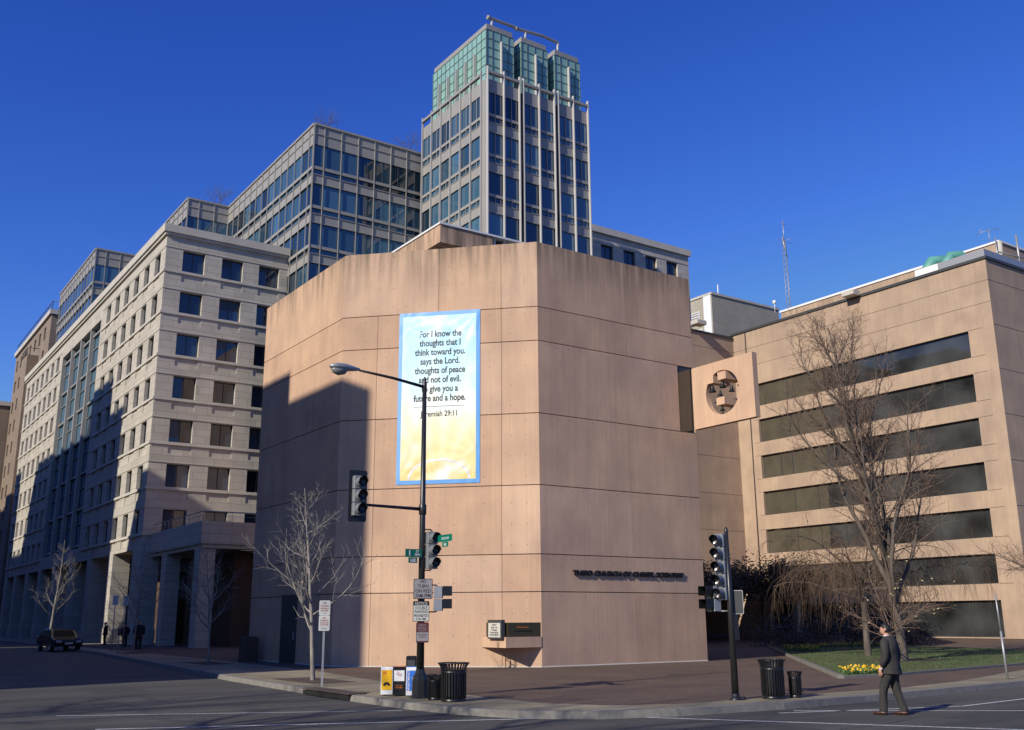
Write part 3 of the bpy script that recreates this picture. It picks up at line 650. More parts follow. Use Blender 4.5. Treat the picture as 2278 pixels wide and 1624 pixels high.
# ================================================================ TOWER
TX,TY=44.5,68.48
T_=thing('glass_tower','slim metal and glass tower with thin fins and a teal glazed crown','tower',(TX,TY,.15))
wm=MB(); fins=MB()
bays=[(0,1.78),(1.78,3.55),(3.95,5.75),(5.75,7.55),(7.97,9.78),(9.78,11.6)]
ttop=[48.1,44.2,40.35,36.5,32.65,28.8]
def tower_face(bays,T,rz,split):
    st=len(wm.v)
    for (a,b) in bays:
        wm.add([(a,0,ttop[0]-.15),(b,0,ttop[0]-.15),(b,0,49.25),(a,0,49.25)],[(0,1,2,3)],0)
        for k in range(5):
            t=ttop[k]-.15; lo_=ttop[k+1]-.15
            wm.box(a,-.04,t-2.37,b,.03,t-2.09); wm.add([(a,0,lo_),(b,0,lo_),(b,0,t-2.92),(a,0,t-2.92)],[(0,1,2,3)],0)
            c_=(a+b)/2; wm.box(c_-.03,-.03,t-2.92,c_+.03,.03,t-2.372)
            wm.box(a,-.05,lo_-.03,b,-.002,lo_+.04); wm.box(a,-.05,t-2.96,b,-.002,t-2.90)
            if k in split: wm.box(c_-.03,-.03,t-2.088,c_+.03,.03,t)
        wm.box(a,-.25,49.75,b,.02,50.0)
    wm.xf(T,st)
    for (a,b) in bays:
        for k in range(5):
            t=ttop[k]-.15; m=MB(); m.add([(a,.08,t-2.1),(b,.08,t-2.1),(b,.08,t),(a,.08,t)],[(0,1,2,3)]); m.add([(a,.08,t-2.92),(b,.08,t-2.92),(b,.08,t-2.35),(a,.08,t-2.35)],[(0,1,2,3)]); m.xf(T); m.build('window',['curtain'],T_,fix=False)
tower_face(bays,TR(0,0),0,(0,1))
ly=[(.78+1.79*k,.78+1.79*(k+1)) for k in range(6)]; WL=11.55
tower_face([(WL-b,WL-a) for a,b in ly][::-1],TR(0,WL,LAZY),LAZY,(0,))
# corner pier, core, slots
wm.box(-.02,-.02,14,.0,.78,49.3) if False else wm.add([(0,0,14),(0,.78,14),(0,.78,49.3),(0,0,49.3)],[(0,1,2,3)],0)
wm.box(3.55,.5,14,3.95,.52,50,2); wm.box(7.55,.5,14,7.97,.52,50,2)
wm.add([(11.6,0,0),(11.6,WL,0),(11.6,WL,49.3),(11.6,0,49.3)],[(0,1,2,3)],0); wm.add([(0,WL,0),(11.6,WL,0),(11.6,WL,49.3),(0,WL,49.3)],[(0,1,2,3)],0)
wm.add([(0,0,48.9),(11.6,0,48.9),(11.6,WL,48.9),(0,WL,48.9)],[(0,1,2,3)],1); wm.box(.02,.02,0,11.58,.4,28.6,0); wm.box(.02,.42,0,.4,WL-.02,28.6,0)
wm.add([(2.2,2.2,14),(11.5,2.2,14),(11.5,2.2,48.8),(2.2,2.2,48.8)],[(0,1,2,3)],2); wm.add([(2.2,2.2,14),(2.2,WL,14),(2.2,WL,48.8),(2.2,2.2,48.8)],[(0,1,2,3)],2)
wm.build('wall',['metal_grey','roofing','metal_dark'],T_,fix=False)
def fin(x,y,dx,dy,zt):
    m=MB(); m.box(x,y,24,x+dx,y+dy,zt); m.build('fin',['mullion'],T_)
for x in (0,1.74,3.47,3.9,5.7,7.47,7.92,9.73,11.5): fin(x-.02 if x else -.05,-.27,.09,.26,50.4)
for k in range(7): fin(-.2,.74+1.79*k,.19,.08,50.3)
# crown
gy=2.0; gp=at(1081.9,50.9,'y',TY+gy); gx=gp.x-TX; gz=gp.z-.15
gend=at((1300+275*.28534)/1.4289,(20+660*.28534)/1.4289,'x',gp.x).y-TY
gw=3.08; slots=1.0
for q in range(3):
    x0=gx+q*(gw+slots*.93); x1=x0+gw
    cbx=MB(); cbx.box(x0,gy,48.9,x1,gend,gz-.55); cro=cbx.build('crown_glass',['green'],T_)
    gr=MB(); nz=7
    for k in range(nz+1):
        z=gz-.6-k*.93; gr.box(x0-.05,gy-.05,z-.02,x1+.05,gy-.002,z+.02); gr.box(x0-.05,gy-.002,z-.02,x0-.002,gend,z+.02)
    for u in (0,.21,.5,.8,1.0): gr.box(x0+gw*u-.03,gy-.06,49,x0+gw*u+.03,gy-.0025,gz-.6)
    ny=12
    for k in range(ny+1): y=gy+(gend-gy)*k/ny; gr.box(x0-.06,y-.03,49,x0-.0025,y+.03,gz-.6)
    gr.build('mullion_grid',['crown_mul'],cro)
    MB().box(x0+.05,gy+.05,gz-.548,x1-.1,gend-.05,gz).build('cap',['metal_grey'],cro)
    MB().box(x0+gw*.5-.05,gy-.35,49,x0+gw*.5+.05,gy-.07,gz-1.6).build('fin',['mullion'],cro)
    if q==0:
        for k in range(1,6): MB().box(x0-.4,gy+(gend-gy)*k/6-.05,49,x0-.07,gy+(gend-gy)*k/6+.05,gz-2.6).build('fin',['mullion'],cro)
# window-cleaning rails on top
def z4(a,b): return ((1300+a*.28534)/1.4289,(20+b*.28534)/1.4289)
ry=TY+gy+.8
def P4(a,b): return at(*z4(a,b),'y',ry)
for nm,lab,seg,posts in (('maintenance_rail','grey window-cleaning rail at the left of the tower roof, on one post',[(885,125),(1185,235)],[((920,140),(922,215))]),
                   ('maintenance_rail','grey window-cleaning rail at the right of the tower roof, on two posts',[(1195,250),(1485,330),(1665,410)],[((1297,280),(1297,355)),((1655,410),(1657,495))])):
    o_=P4(*seg[0]); t=thing(nm,lab,'rail',tuple(o_),group='window-cleaning rails on the tower roof')
    b_=MB(); pts=[P4(*s)-o_ for s in seg]; b_.tube(pts,[.16]*len(pts),6,sm=False); b_.tube([pts[0]+Vector((-.12,0,0)),pts[0]+Vector((.12,0,0))],.22,8); b_.build('beam',['metal_grey'],t)
    for a,b in posts:
        p0=P4(*a)-o_; p1=P4(*b)-o_; p0=Vector((p1.x,p1.y,p0.z)); MB().tube([p1-Vector((0,0,.35)),p0],.12,8).build('post',['mullion'],t)
# ================================================================ REAR STONE WING
WX0,WX1,WZ=56.3,85.6,46.65
Wg=thing('stone_wing','pale limestone wing with one row of double windows showing above the church roof','building',(WX0,85.4,.15))
wm=MB()
x0s=[at((1850+a*.28534)/1.4289,(700+b*.28534)/1.4289,'y',85.4).x-WX0 for a,b in ((210,260),(458,325),(705,390),(940,455))]
x0s=[x0s[0]+3.46*k for k in range(8) if x0s[0]+3.46*k+2<WX1-WX0]
zw=at((1850+210*.28534)/1.4289,(700+262*.28534)/1.4289,'y',85.4).z-.15
colsW=[(a,a+1.85) for a in x0s]; rw=[(zw-2.1-3.8*k,zw-3.8*k,.38,None) for k in range(4)]
facade(wm,WX1-WX0,0,WZ-.15,colsW,rw,TR(0,0)); D=20
wm.add([(WX1-WX0,0,0),(WX1-WX0,D,0),(WX1-WX0,D,WZ-.15),(WX1-WX0,0,WZ-.15)],[(0,1,2,3)],0); wm.add([(0,0,WZ-.3),(WX1-WX0,0,WZ-.3),(WX1-WX0,D,WZ-.3),(0,D,WZ-.3)],[(0,1,2,3)],1)
wm.build('wall',['stone','roofing'],Wg,fix=False)
cm=MB(); cm.box(0,-.3,WZ-.9,WX1-WX0+.25,-.002,WZ-.1); cm.box(0,-.05,zw+.1,WX1-WX0,-.003,zw+.18); cm.box(0,-.03,zw+1.05,WX1-WX0,-.003,zw+1.1); cm.build('cornice',['stone_plain'],Wg)
wW=window_mesh(1.85,2.1,'glass','metal_dark')
for a,b in colsW:
    for k in range(2): put_window(wW,Wg,(a,.36,zw-2.1-3.8*k))
# ================================================================ RIGHT BUILDING
K=.83
BX,BY,BZ=82.86*K,45.84*K,.47
def zk(z): return 2+(z-2)*K
Bb=thing('concrete_office_building','tan concrete office building with six long horizontal dark window bands, on the right','building',(BX,BY,BZ))
BYI=63.3; WB=BYI-BY; BT=zk(33.15)-BZ
rowz=[(26.8,24.33),(22.85,20.33),(18.9,16.4),(15.0,12.5),(11.0,8.53),(7.15,4.66),(3.3,.25)]
wm=MB(); c0_,c1_=60.85-BY,40.05-BY  # along y
colsB=[(WB-(c0_),WB-c1_)]
facade(wm,WB,0,BT,colsB,[(max(zk(b)-BZ,.02),zk(a)-BZ,.3,None) for a,b in rowz],TR(0,WB,LAZY))
# right-hand face (-y) and inner face
wm.add([(0,0,0),(40,0,0),(40,0,BT),(0,0,BT)],[(0,1,2,3)],0)
wm.add([(0,0,BT-.05),(40,0,BT-.05),(40,WB+20,BT-.05),(0,WB+20,BT-.05)],[(0,1,2,3)],1)
wm.add([(40,0,0),(40,WB+20,0),(40,WB+20,BT),(40,0,BT)],[(0,1,2,3)],0)
# inner wing, facing -y, over a deep dark entrance recess
ez=4.3
wm.add([(-38,WB,ez),(0,WB,ez),(0,WB,BT-.3),(-38,WB,BT-.3)],[(0,1,2,3)],0)
wm.add([(-38,WB,ez),(0,WB,ez),(0,WB+7,ez),(-38,WB+7,ez)],[(0,1,2,3)],0); wm.add([(-38,WB+7,0),(0,WB+7,0),(0,WB+7,ez),(-38,WB+7,ez)],[(0,1,2,3)],0)
wm.add([(0,WB,0),(0,WB+7,0),(0,WB+7,ez),(0,WB,ez)],[(0,1,2,3)],0)
wm.add([(-38,WB,BT-.35),(0,WB,BT-.35),(0,WB+20,BT-.35),(-38,WB+20,BT-.35)],[(0,1,2,3)],1); wm.add([(-38,WB,ez),(-38,WB+20,ez),(-38,WB+20,BT-.35),(-38,WB,BT-.35)],[(0,1,2,3)],0)
# joints: thin dark reveals
for a,b in rowz[:6]:
    for z in (zk(a)-BZ,zk(b)-BZ):
        wm.box(-.004,.9,z-.015,-.001,c1_-.05,z+.015,2); wm.box(-.004,c0_+.05,z-.015,-.001,WB-1.9,z+.015,2)
for z in (zk(31.0)-BZ,zk(29.0)-BZ): wm.box(-.004,.0,z-.015,-.001,WB,z+.015,2)
for z in (zk(31.0),zk(26.9),zk(22.9),zk(18.9),zk(14.9),zk(11),zk(7)): wm.box(0,-.004,z-.02-BZ,40,-.001,z+.02-BZ,2); wm.box(-30,WB-.004,z-BZ-.015,0,WB-.001,z-BZ+.015,2) 
wm.build('wall',['concrete_b','roofing','joint'],Bb,fix=False)
cp_=MB(); cp_.box(-.12,-.12,BT-.16,40,.25,BT+.05); cp_.box(-.12,.252,BT-.16,.25,WB+.2,BT+.05); cp_.box(-38,WB-.12,BT-.5,-.122,WB+.2,BT-.3); cp_.build('coping',['metal_dark'],Bb)
MB().tube([(-.06,WB-1.55,.0),(-.06,WB-1.55,BT-.2)],.05,6).build('downpipe',['iron'],Bb)
random.seed(3)
for i,(a,b) in enumerate(rowz):
    za,zb=max(zk(b)-BZ,.02),zk(a)-BZ
    m=MB(); m.add([(.28,c1_,za),(.28,c0_,za),(.28,c0_,zb),(.28,c1_,zb)],[(0,1,2,3)]); wo=m.build('window',['glass_b'],Bb,fix=False)
    f_=MB(); f_.box(.22,c1_+.003,zb-.08,.278,c0_-.003,zb-.003); f_.box(.22,c1_+.003,za+.003,.278,c0_-.003,za+.06)
    for u in [.0]+sorted(random.sample([.12,.2,.33,.4,.52,.6,.72,.84,.9],4)): f_.box(.23,c1_+(c0_-c1_)*u+.004,za+.061,.277,c1_+(c0_-c1_)*u+.06,zb-.081)
    f_.build('frame',['metal_dark'],wo)
    if i<5: q_=MB(); q_.add([(.276,c0_-7.2+i*.15,za+.07),(.276,c0_-.05,za+.07),(.276,c0_-.05,zb-.09),(.276,c0_-7.2+i*.15,zb-.09)],[(0,1,2,3)]); q_.build('blind',['panel_b'],wo,fix=False)  # lighter amber panel over the left third of each upper window band
# entrance doors in the recess
dm=MB()
for q in range(4): dm.box(-9+q*1.5,WB+6.9,0,-7.65+q*1.5,WB+6.97,2.9)
dm.build('door',['glass_b'],Bb)
# roof plant and parapet panels
pn=MB(); 
ya=at(2048.6,602.8,'x',BX-.0).y-BY; yb=-.0
z5=lambda p,x_: at(*p,'x',x_)
pt_=z5((2187.8,553),BX+.3); pb=BT
pnh=pt_.z-BZ-BT
pn.box(.15,.1,BT+.051,.4,ya,BT+.051+max(pnh,.5)*.85); pn.box(.401,.1,BT+.051,14,.3,BT+.051+max(pnh,.5)*.85); pn.build('parapet_panel',['alu'],Bb)
MB().box(.12,3.9,BT+.06,.149,5.9,BT+.05+max(pnh,.5)*.8).build('vent_panel',['white'],Bb)
ph=MB(); yl=at(1737.4,696,'x',BX+3).y-BY; zl=at(1737.4,696,'x',BX+3).z-BZ; yr=-.0+6
ph.box(3,5.0,BT,14,yl,zl); ph.box(5,1.5,BT,20,4.99,zl+.9); ph.build('plant_room',['concrete_b'],Bb)
c_=MB(); c_.box(2.9,4.9,zl,14.1,yl+.1,zl+.18); c_.box(4.9,1.4,zl+.9,20.1,4.89,zl+1.06); c_.build('plant_room_coping',['white'],Bb)
du=MB(); 
for (yy,rr) in ((5.4,.85),(3.8,.7)):
    du.tube([(1.2,yy,BT-.2),(1.2,yy,BT+.8),(1.5,yy-.25,BT+1.4),(2.1,yy-.6,BT+1.5),(2.7,yy-.9,BT+.9),(2.9,yy-1,BT+.1)],[rr*.62]*6,12)
tag(du.build('roof_duct',['copper'],loc=(BX,BY,BZ)),'fat green curved ventilation duct behind the roof edge of the tan building','duct')
fl_=thing('floodlight','grey box floodlight on the roof edge in the middle of the banded facade','floodlight',tuple(at((2400+815*.37533)/1.4289,(700+620*.37533)/1.4289,'x',BX-.5)),group='floodlights on the roof edge')
MB().bx(-.55,-.6,-.25,.35,.6,.15,.05).build('housing',['stone_plain'],fl_); MB().box(.35,-.08,-.25,.7,.08,-.05).build('bracket',['metal_dark'],fl_)
f2=copy_tree(fl_); f2.location=at((1850+1290*.28534)/1.4289,(700+1140*.28534)/1.4289,'y',BYI-.6); f2['label']='grey box floodlight on the low roof edge just beside the church wall'; f2.rotation_euler=(0,0,PI/2)
# antennas on roof at right
an=thing('roof_antenna','white pipe antenna frame at the far right roof edge','antenna',(BX+6,BY+.6,BZ+BT))
MB().tube([(0,0,0),(0,0,3.2)],.09,8).build('mast',['alu'],an); q_=MB(); q_.tube([(-3,0,1.2),(4,0,1.6)],.06,6); q_.tube([(-2.2,0,.9),(4,0,1.25)],.05,6); q_.build('crossbar',['alu'],an)
an2=thing('panel_antenna','cream cylinder antenna on the roof corner of the tan building','antenna',(BX+3.9,BY+.9,BZ+BT))
MB().tube([(0,0,.2),(0,0,2.3)],.22,12).build('shroud',['stone_plain'],an2); MB().tube([(-.45,0,0),(-.45,0,2.6)],.05,6).build('pole',['alu'],an2)
an3=thing('wire_antenna','small wire aerial on the white-capped plant room roof','antenna',(BX+5,BY+2.2,BZ+zl+.95))
q_=MB(); q_.tube([(0,0,0),(0,0,1.3)],.03,5); q_.tube([(-.6,.5,1.0),(.6,-.5,1.3)],.025,5); q_.tube([(-.6,.2,1.3),(-.6,.7,.8)],.02,4); q_.build('elements',['alu'],an3)
# ================================================================ FAR BUFF BUILDING + MASTS
dB=150; c_=hz(1582.3,654.6,dB)
FB=thing('buff_brick_building','plain buff brick block with one windowed side and white corner strip, seen past the church','building',(c_.x,c_.y,0))
ex=at(1732,693.6,'y',c_.y).x-c_.x; wm=MB(); wm.box(0,0,0,ex,22,c_.z); wm.build('wall',['buff'],FB)
MB().box(-.15,-.15,c_.z,ex,22,c_.z+.35).build('coping',['stone_plain'],FB); MB().box(-.12,.15,0,-.002,1.7,c_.z-.01).build('corner_strip',['white'],FB)
for (y,z,w_,h_) in ((6.5,c_.z-5.8,3.0,2.9),(10.5,c_.z-5.8,3,2.9),(14,c_.z-5.8,3,2.9)):
    wmm=window_mesh(w_,h_,'glass_b','white',fw_=.14); put_window(wmm,FB,(-.08,y+w_,z),LAZY)
wmm=window_mesh(2.0,2.0,'metal_grey','white',splits=(),hs=(.2,.4,.6,.8),fw_=.12); put_window(wmm,FB,(-.08,4.6,c_.z-4.1),LAZY)
wmm=window_mesh(1.6,4.6,'glass_b','white',splits=(),hs=(.5,),fw_=.14); put_window(wmm,FB,(-.08,3.7,c_.z-9.6),LAZY)
def lattice(name,label,base,top,d,wid):
    b0=hz(*base,d); t0=hz(*top,d); o=thing(name,label,'mast',(b0.x,b0.y,b0.z-6)); hh=t0.z-b0.z+6; m=MB()
    for a in range(3):
        t=2*PI*a/3; m.tube([(wid*math.cos(t),wid*math.sin(t),0),(wid*.9*math.cos(t),wid*.9*math.sin(t),hh*.82)],.05,4)
    k=0; z=0
    while z<hh*.82:
        for a in range(3):
            t=2*PI*a/3; t2=2*PI*(a+1)/3; m.tube([(wid*math.cos(t),wid*math.sin(t),z),(wid*math.cos(t2),wid*math.sin(t2),z+1.1)],.025,3)
        z+=1.1
    m.tube([(0,0,hh*.8),(0,0,hh)],.09,6); m.build('lattice',['alu'],o)
    q=MB(); q.tube([(-2.2,0,hh*.83),(2.2,0,hh*.83)],.03,4); q.tube([(0,-2.2,hh*.83),(0,2.2,hh*.83)],.03,4); q.tube([(-.6,0,hh*.97),(.6,0,hh*.97)],.06,4); q.tube([(.5,0,hh*.7),(-.5,0,hh*.86)],.12,5); q.build('aerial',['alu'],o); return o
lattice('radio_mast','tall thin lattice radio mast against the sky behind the right-hand roof','mast' and (1757,700),(1744,490),190,.42)
for (px,py,h_,lab) in ((1598,660,26,'thin white whip aerial at the corner of the buff brick roof'),(1553,668,8,'short white whip aerial at the left end of the buff brick roof')):
    p=hz(px,py,dB+3); m=MB(); m.tube([(0,0,-.4),(0,0,h_*.075)],.09,5); tag(m.build('whip_aerial',['white'],loc=tuple(p)),lab,'aerial')
p=hz(1724,690,dB); m=MB(); m.tube([(0,0,-.5),(0,0,1.6)],.06,5); m.tube([(-.9,0,.4),(.9,.2,.6)],.03,4); m.lathe([(0,.9),(.28,1.05),(.28,1.45),(0,1.6)],n=8); tag(m.build('dish_aerial',['white'],loc=tuple(p)),'small white aerial with a round head at the right end of the buff roof','aerial')
# ================================================================ FAR LEFT BUILDINGS
def plain_block(name,label,x,y0,y1,z,m,depth,wp,parts=True):
    b=thing(name,label,'building',(x,y0,.15)); wm=MB(); W_=y1-y0
    n_=max(1,int(W_/wp)); cols=[(i*wp+wp*.3,i*wp+wp*.68) for i in range(n_)]; rows_=[]; zz=z-4.0
    while zz>4: rows_.append((zz,zz+2.0,.3,None)); zz-=3.7
    facade(wm,W_,0,z-.15,cols,rows_,TR(0,W_,LAZY)); wm.add([(0,0,0),(depth,0,0),(depth,0,z-.15),(0,0,z-.15)],[(0,1,2,3)],0); wm.add([(0,W_,0),(depth,W_,0),(depth,W_,z-.15),(0,W_,z-.15)],[(0,1,2,3)],0)
    wm.add([(0,0,z-.3),(depth,0,z-.3),(depth,W_,z-.3),(0,W_,z-.3)],[(0,1,2,3)],1); wm.add([(depth,0,0),(depth,W_,0),(depth,W_,z-.15),(depth,0,z-.15)],[(0,1,2,3)],0)
    wm.build('wall',[m,'roofing'],b,fix=False)
    c=0
    for r in rows_:
        for a_,b_ in cols:
            c+=1
            if c>90: break
            g_=MB(); g_.add([(.28,W_-b_,r[0]),(.28,W_-a_,r[0]),(.28,W_-a_,r[1]),(.28,W_-b_,r[1])],[(0,1,2,3)]); g_.build('window',['glass'],b,fix=False)
    cm=MB(); cm.box(-.3,-.3,z-.7,depth,W_+.1,z-.153) if False else cm.box(-.35,-.3,z-.9,-.002,W_+.1,z-.15); cm.box(-.002,-.3,z-.9,depth,-.002,z-.15); cm.build('cornice',['stone_plain'],b)
    return b
b1=plain_block('brown_stone_building','brown masonry building with a railed roof beyond the end of the limestone block','x' and 25.2,160.3,192,48.2,'tanbrick',20,4.2)
r_=MB()
for k in range(20): y=k*1.66; r_.tube([(.0,y,48.1),(.0,y,49.4)],.05,4)
r_.tube([(0,0,49.4),(0,31.6,49.4)],.06,4); r_.tube([(0,0,49.4),(12,0,49.4)],.06,4)
for k in range(8): r_.tube([(k*1.6,0,48.1),(k*1.6,0,49.4)],.05,4)
r_.build('roof_railing',['metal_dark'],b1)
# projecting balconied bay of that building
bb=MB(); bb.box(-1.6,8,0,-.01,13,42.5); bb.build('projecting_bay',['tanbrick'],b1)
r_=MB(); r_.tube([(-1.6,8,43.6),(-1.6,13,43.6)],.06,4); r_.tube([(-1.6,8,43.6),(0,8,43.6)],.06,4)
for k in range(9): r_.tube([(-1.6,8+k*.62,42.5),(-1.6,8+k*.62,43.6)],.04,4)
r_.build('balcony_railing',['metal_dark'],b1)
b2=plain_block('brown_stone_building','low brown masonry building with green copper awnings, furthest away along the left street',22.6,192.5,240,39.5,'tanbrick',20,4.2)
cpx=MB()
for k in range(4): cpx.add([(-.02,1+k*3,33),(-.02,3+k*3,33),(-1.5,3+k*3,31),(-1.5,1+k*3,31)],[(0,1,2,3)]); cpx.add([(-.02,1+k*3,33.5),(-.02,3+k*3,33.5),(-.02,3+k*3,33),(-.02,1+k*3,33)],[(0,1,2,3)])
cpx.build('awning',['copper'],b2,fix=False)
# ================================================================ BUILDINGS ACROSS THE STREET (left, outside the frame)
def across(name,label,x,y0,y1,z,m='tanbrick',extra=(),low=None):
    b=thing(name,label,'building',(x,y0,.0)); wm=MB(); W_=y1-y0; D_=22; z0=low or 0
    rows_=[]; zz=max(z0,0)+1.6
    while zz+2<z-.8: rows_.append((zz,zz+1.9,.3,2)); zz+=3.7
    n_=int(W_/3.6); cols=[(i*3.6+1,i*3.6+2.8) for i in range(n_)]
    # facade faces +x : local x along +y
    facade(wm,W_,z0,z,cols,rows_,TR(0,0,PI/2))
    wm.add([(-D_,0,z0),(0,0,z0),(0,0,z),(-D_,0,z)],[(0,1,2,3)]); wm.add([(-D_,W_,z0),(0,W_,z0),(0,W_,z),(-D_,W_,z)],[(0,1,2,3)]); wm.add([(-D_,0,z),(0,0,z),(0,W_,z),(-D_,W_,z)],[(0,1,2,3)],1); wm.add([(-D_,0,z0),(-D_,W_,z0),(-D_,W_,z),(-D_,0,z)],[(0,1,2,3)])
    wm.add([(-D_,0,z0),(0,0,z0),(0,W_,z0),(-D_,W_,z0)],[(0,1,2,3)])
    wm.build('wall',[m,'roofing','glass_b'],b,fix=False)
    for (a,c,zt) in extra: MB().box(-D_+1,a,z,-.0,c,zt).build('roof_storey',[m],b)
    return b
DY0=30.1
cb_=across('corner_office_building','masonry corner building across the left street, on added columns letting sun through, out of view',-14,DY0,41.4,30.1,low=15.0,extra=((7.1,11.3,31.6),))
for (x,y) in ((-1,.3),(-1,9.6),(-9,.3),(-9,9.6),(-18,.3),(-18,9.6)): MB().box(x-.6,y,0,x+.4,y+1,14.99).build('column',['tanbrick'],cb_)  # open base and columns added so a sun patch reaches the road
across('street_office_building','long masonry office building across the left street, out of view',-14,41.42,78.4,31.6,extra=((20,36.8,34.4),))
across('long_office_building','higher masonry office block across the left street past the alley, out of view',-14,86.8,129.5,41.6,extra=((5,16,45.4),))
across('side_office_building','lower masonry office block next up the left street, out of view',-14,129.52,140.98,30.6)
across('distant_office_building','tall masonry block far up the left street opposite side, out of view',-14,141,250,42)
# ================================================================ TREES
class Tree:
    def __init__(s,seed): s.r=random.Random(seed); s.a=MB(); s.b=MB(); s.tips=[]
    def branch(s,p,d,ln,r0,lev,cfg):
        r=s.r; c=cfg[lev]; n=c['n']; pts=[p.copy()]; rad=[r0]; dirs=[d.copy()]
        for i in range(n):
            t=(i+1)/n
            d=d+Vector((r.gauss(0,1),r.gauss(0,1),r.gauss(0,1)))*c['wob']+Vector((0,0,c['up']*(1+c.get('upg',0)*t)))
            d.normalize(); p=p+d*(ln/n); pts.append(p.copy()); rad.append(max(r0*(1-t*(1-c['tap'])),.003)); dirs.append(d.copy())
        (s.a if lev<=s.tl else s.b).tube(pts,rad,c['sides'],cap=False,sm=c['sides']>4)
        if lev+1<len(cfg):
            k=cfg[lev+1]; m=int(k['count'])
            for j in range(m):
                t=k['from']+(k.get('to',1)-k['from'])*((j+r.random()*.9)/m); t=min(t,.999); f=t*n; i=int(f); q=pts[i].lerp(pts[i+1],f-i); dd=dirs[min(i+1,n)]
                az=j*2.399+r.random()*.8; o=dd.orthogonal().normalized(); o2=dd.cross(o); sd=o*math.cos(az)+o2*math.sin(az)
                an=R(k['ang']+r.gauss(0,k.get('angv',8))); nd=(dd*math.cos(an)+sd*math.sin(an)).normalized()
                l2=k['len'](t,ln)*(.75+.5*r.random()); rr=min(rad[i]*.75,k['r'](l2))
                s.branch(q,nd,l2,rr,lev+1,cfg)
        else: s.tips.append((pts[-1],dirs[-1]))
def make_tree(name,label,base,seed,cfg,ln,r0,tl=1,mats=('bark_l','bark_l'),lean=(0,0,1),cat='tree',group=None,parts=('trunk','crown'),leaves=None):
    t=Tree(seed); t.tl=tl; t.branch(Vector((0,0,-.1)),Vector(lean).normalized(),ln,r0,0,cfg)
    o=thing(name,label,cat,base,group=group); t.a.build(parts[0],[mats[0]],o,fix=False)
    t.b.build(parts[1],[mats[1]],o,fix=False)
    if leaves: leafy(t.tips,*leaves).build('leaves',[leaves[0]],o,fix=False)
    return o,t
def leafy(tips,m,count,spread,size,seed=1):
    r=random.Random(seed); b=MB()
    for (p,d) in tips:
        for _ in range(max(1,int(count))):
            if count<1 and r.random()>count: continue
            q=p+Vector((r.gauss(0,spread),r.gauss(0,spread),r.gauss(0,spread))); a=Vector((r.gauss(0,1),r.gauss(0,1),r.gauss(0,1))).normalized()*size; c=a.orthogonal().normalized()*size*.55
            b.add([q-a,q+c,q+a,q-c],[(0,1,2,3)])
    return b
# young street tree in front of the church
cfgY=[dict(n=9,wob=.035,up=.05,tap=.12,sides=8),
 dict(count=20,**{'from':.24},to=.92,ang=60,angv=7,len=lambda t,l:2.45*(1-.82*max(0,(t-.24)))*(1 if t<.6 else .7),r=lambda l:.011*l+.008,n=7,wob=.07,up=.10,tap=.25,sides=5),
 dict(count=7,**{'from':.25},ang=42,angv=9,len=lambda t,l:.42*l*(1.1-t*.5),r=lambda l:.009*l+.004,n=5,wob=.09,up=.07,tap=.4,sides=4),
 dict(count=4,**{'from':.25},ang=38,angv=10,len=lambda t,l:.5*l,r=lambda l:.006,n=3,wob=.1,up=.05,tap=.5,sides=3)]
make_tree('street_tree','pale leafless young street tree in a soil pit, in front of the shaded church wall',(13.62,31.05,.15),11,cfgY,6.25,.085,tl=1,lean=(-.03,.0,1))
make_tree('street_tree','leafless street tree standing far up the left street by the dark car',(17.15,93.4,.15),23,cfgY,8.7,.13,tl=1)
make_tree('street_tree','thin leafless sapling beside the lit column of the stone building',(16.6,64.4,.15),31,cfgY,6.6,.07,tl=1)
make_tree('street_tree','thin leafless sapling in the shade in front of the brown brick podium',(15.3,46.5,.15),37,cfgY,5.4,.06,tl=1)
# large upright tree on the lawn
cfgB=[dict(n=14,wob=.05,up=.05,tap=.10,sides=10),
 dict(count=27,**{'from':.10},to=.93,ang=33,angv=9,len=lambda t,l:6.9*(1-.84*max(0,t-.14)),r=lambda l:.016*l+.014,n=12,wob=.085,up=.075,tap=.14,sides=6),
 dict(count=13,**{'from':.16},ang=38,angv=12,len=lambda t,l:.30*l*(1.15-t*.5)+.15,r=lambda l:.010*l+.005,n=6,wob=.16,up=.07,tap=.3,sides=4),
 dict(count=7,**{'from':.1},ang=42,angv=14,len=lambda t,l:.36*l*(1.1-.4*t)+.14,r=lambda l:.0085,n=4,wob=.2,up=.06,tap=.5,sides=3),
 dict(count=3,**{'from':.15},ang=46,angv=14,len=lambda t,l:.4*l+.06,r=lambda l:.0058,n=2,wob=.2,up=.02,tap=.6,sides=3)]
make_tree('lawn_tree','large bare tree with many upright limbs, tallest on the lawn before the banded building',(38.6,27.1,.2),5,cfgB,14.9,.21,tl=1,mats=('bark','twig'),lean=(-.015,.03,1))
# weeping tree
cfgW=[dict(n=5,wob=.05,up=.05,tap=.55,sides=8),
 dict(count=15,**{'from':.66},to=1,ang=58,angv=12,len=lambda t,l:5.0,r=lambda l:.055,n=10,wob=.08,up=.09,upg=-3.6,tap=.15,sides=5),
 dict(count=12,**{'from':.15},ang=50,angv=16,len=lambda t,l:.34*l*(1.2-.5*t),r=lambda l:.014,n=7,wob=.09,up=-.10,upg=2.5,tap=.3,sides=4),
 dict(count=12,**{'from':.05},ang=40,angv=16,len=lambda t,l:1.25*(1.15-.4*t),r=lambda l:.0055,n=5,wob=.07,up=-.5,tap=.5,sides=3)]
make_tree('weeping_tree','weeping cherry with drooping reddish bare twigs, behind the tall lawn tree',(41.9,31.3,.2),9,cfgW,3.7,.17,tl=1,mats=('bark','weep'),lean=(.05,0,1))
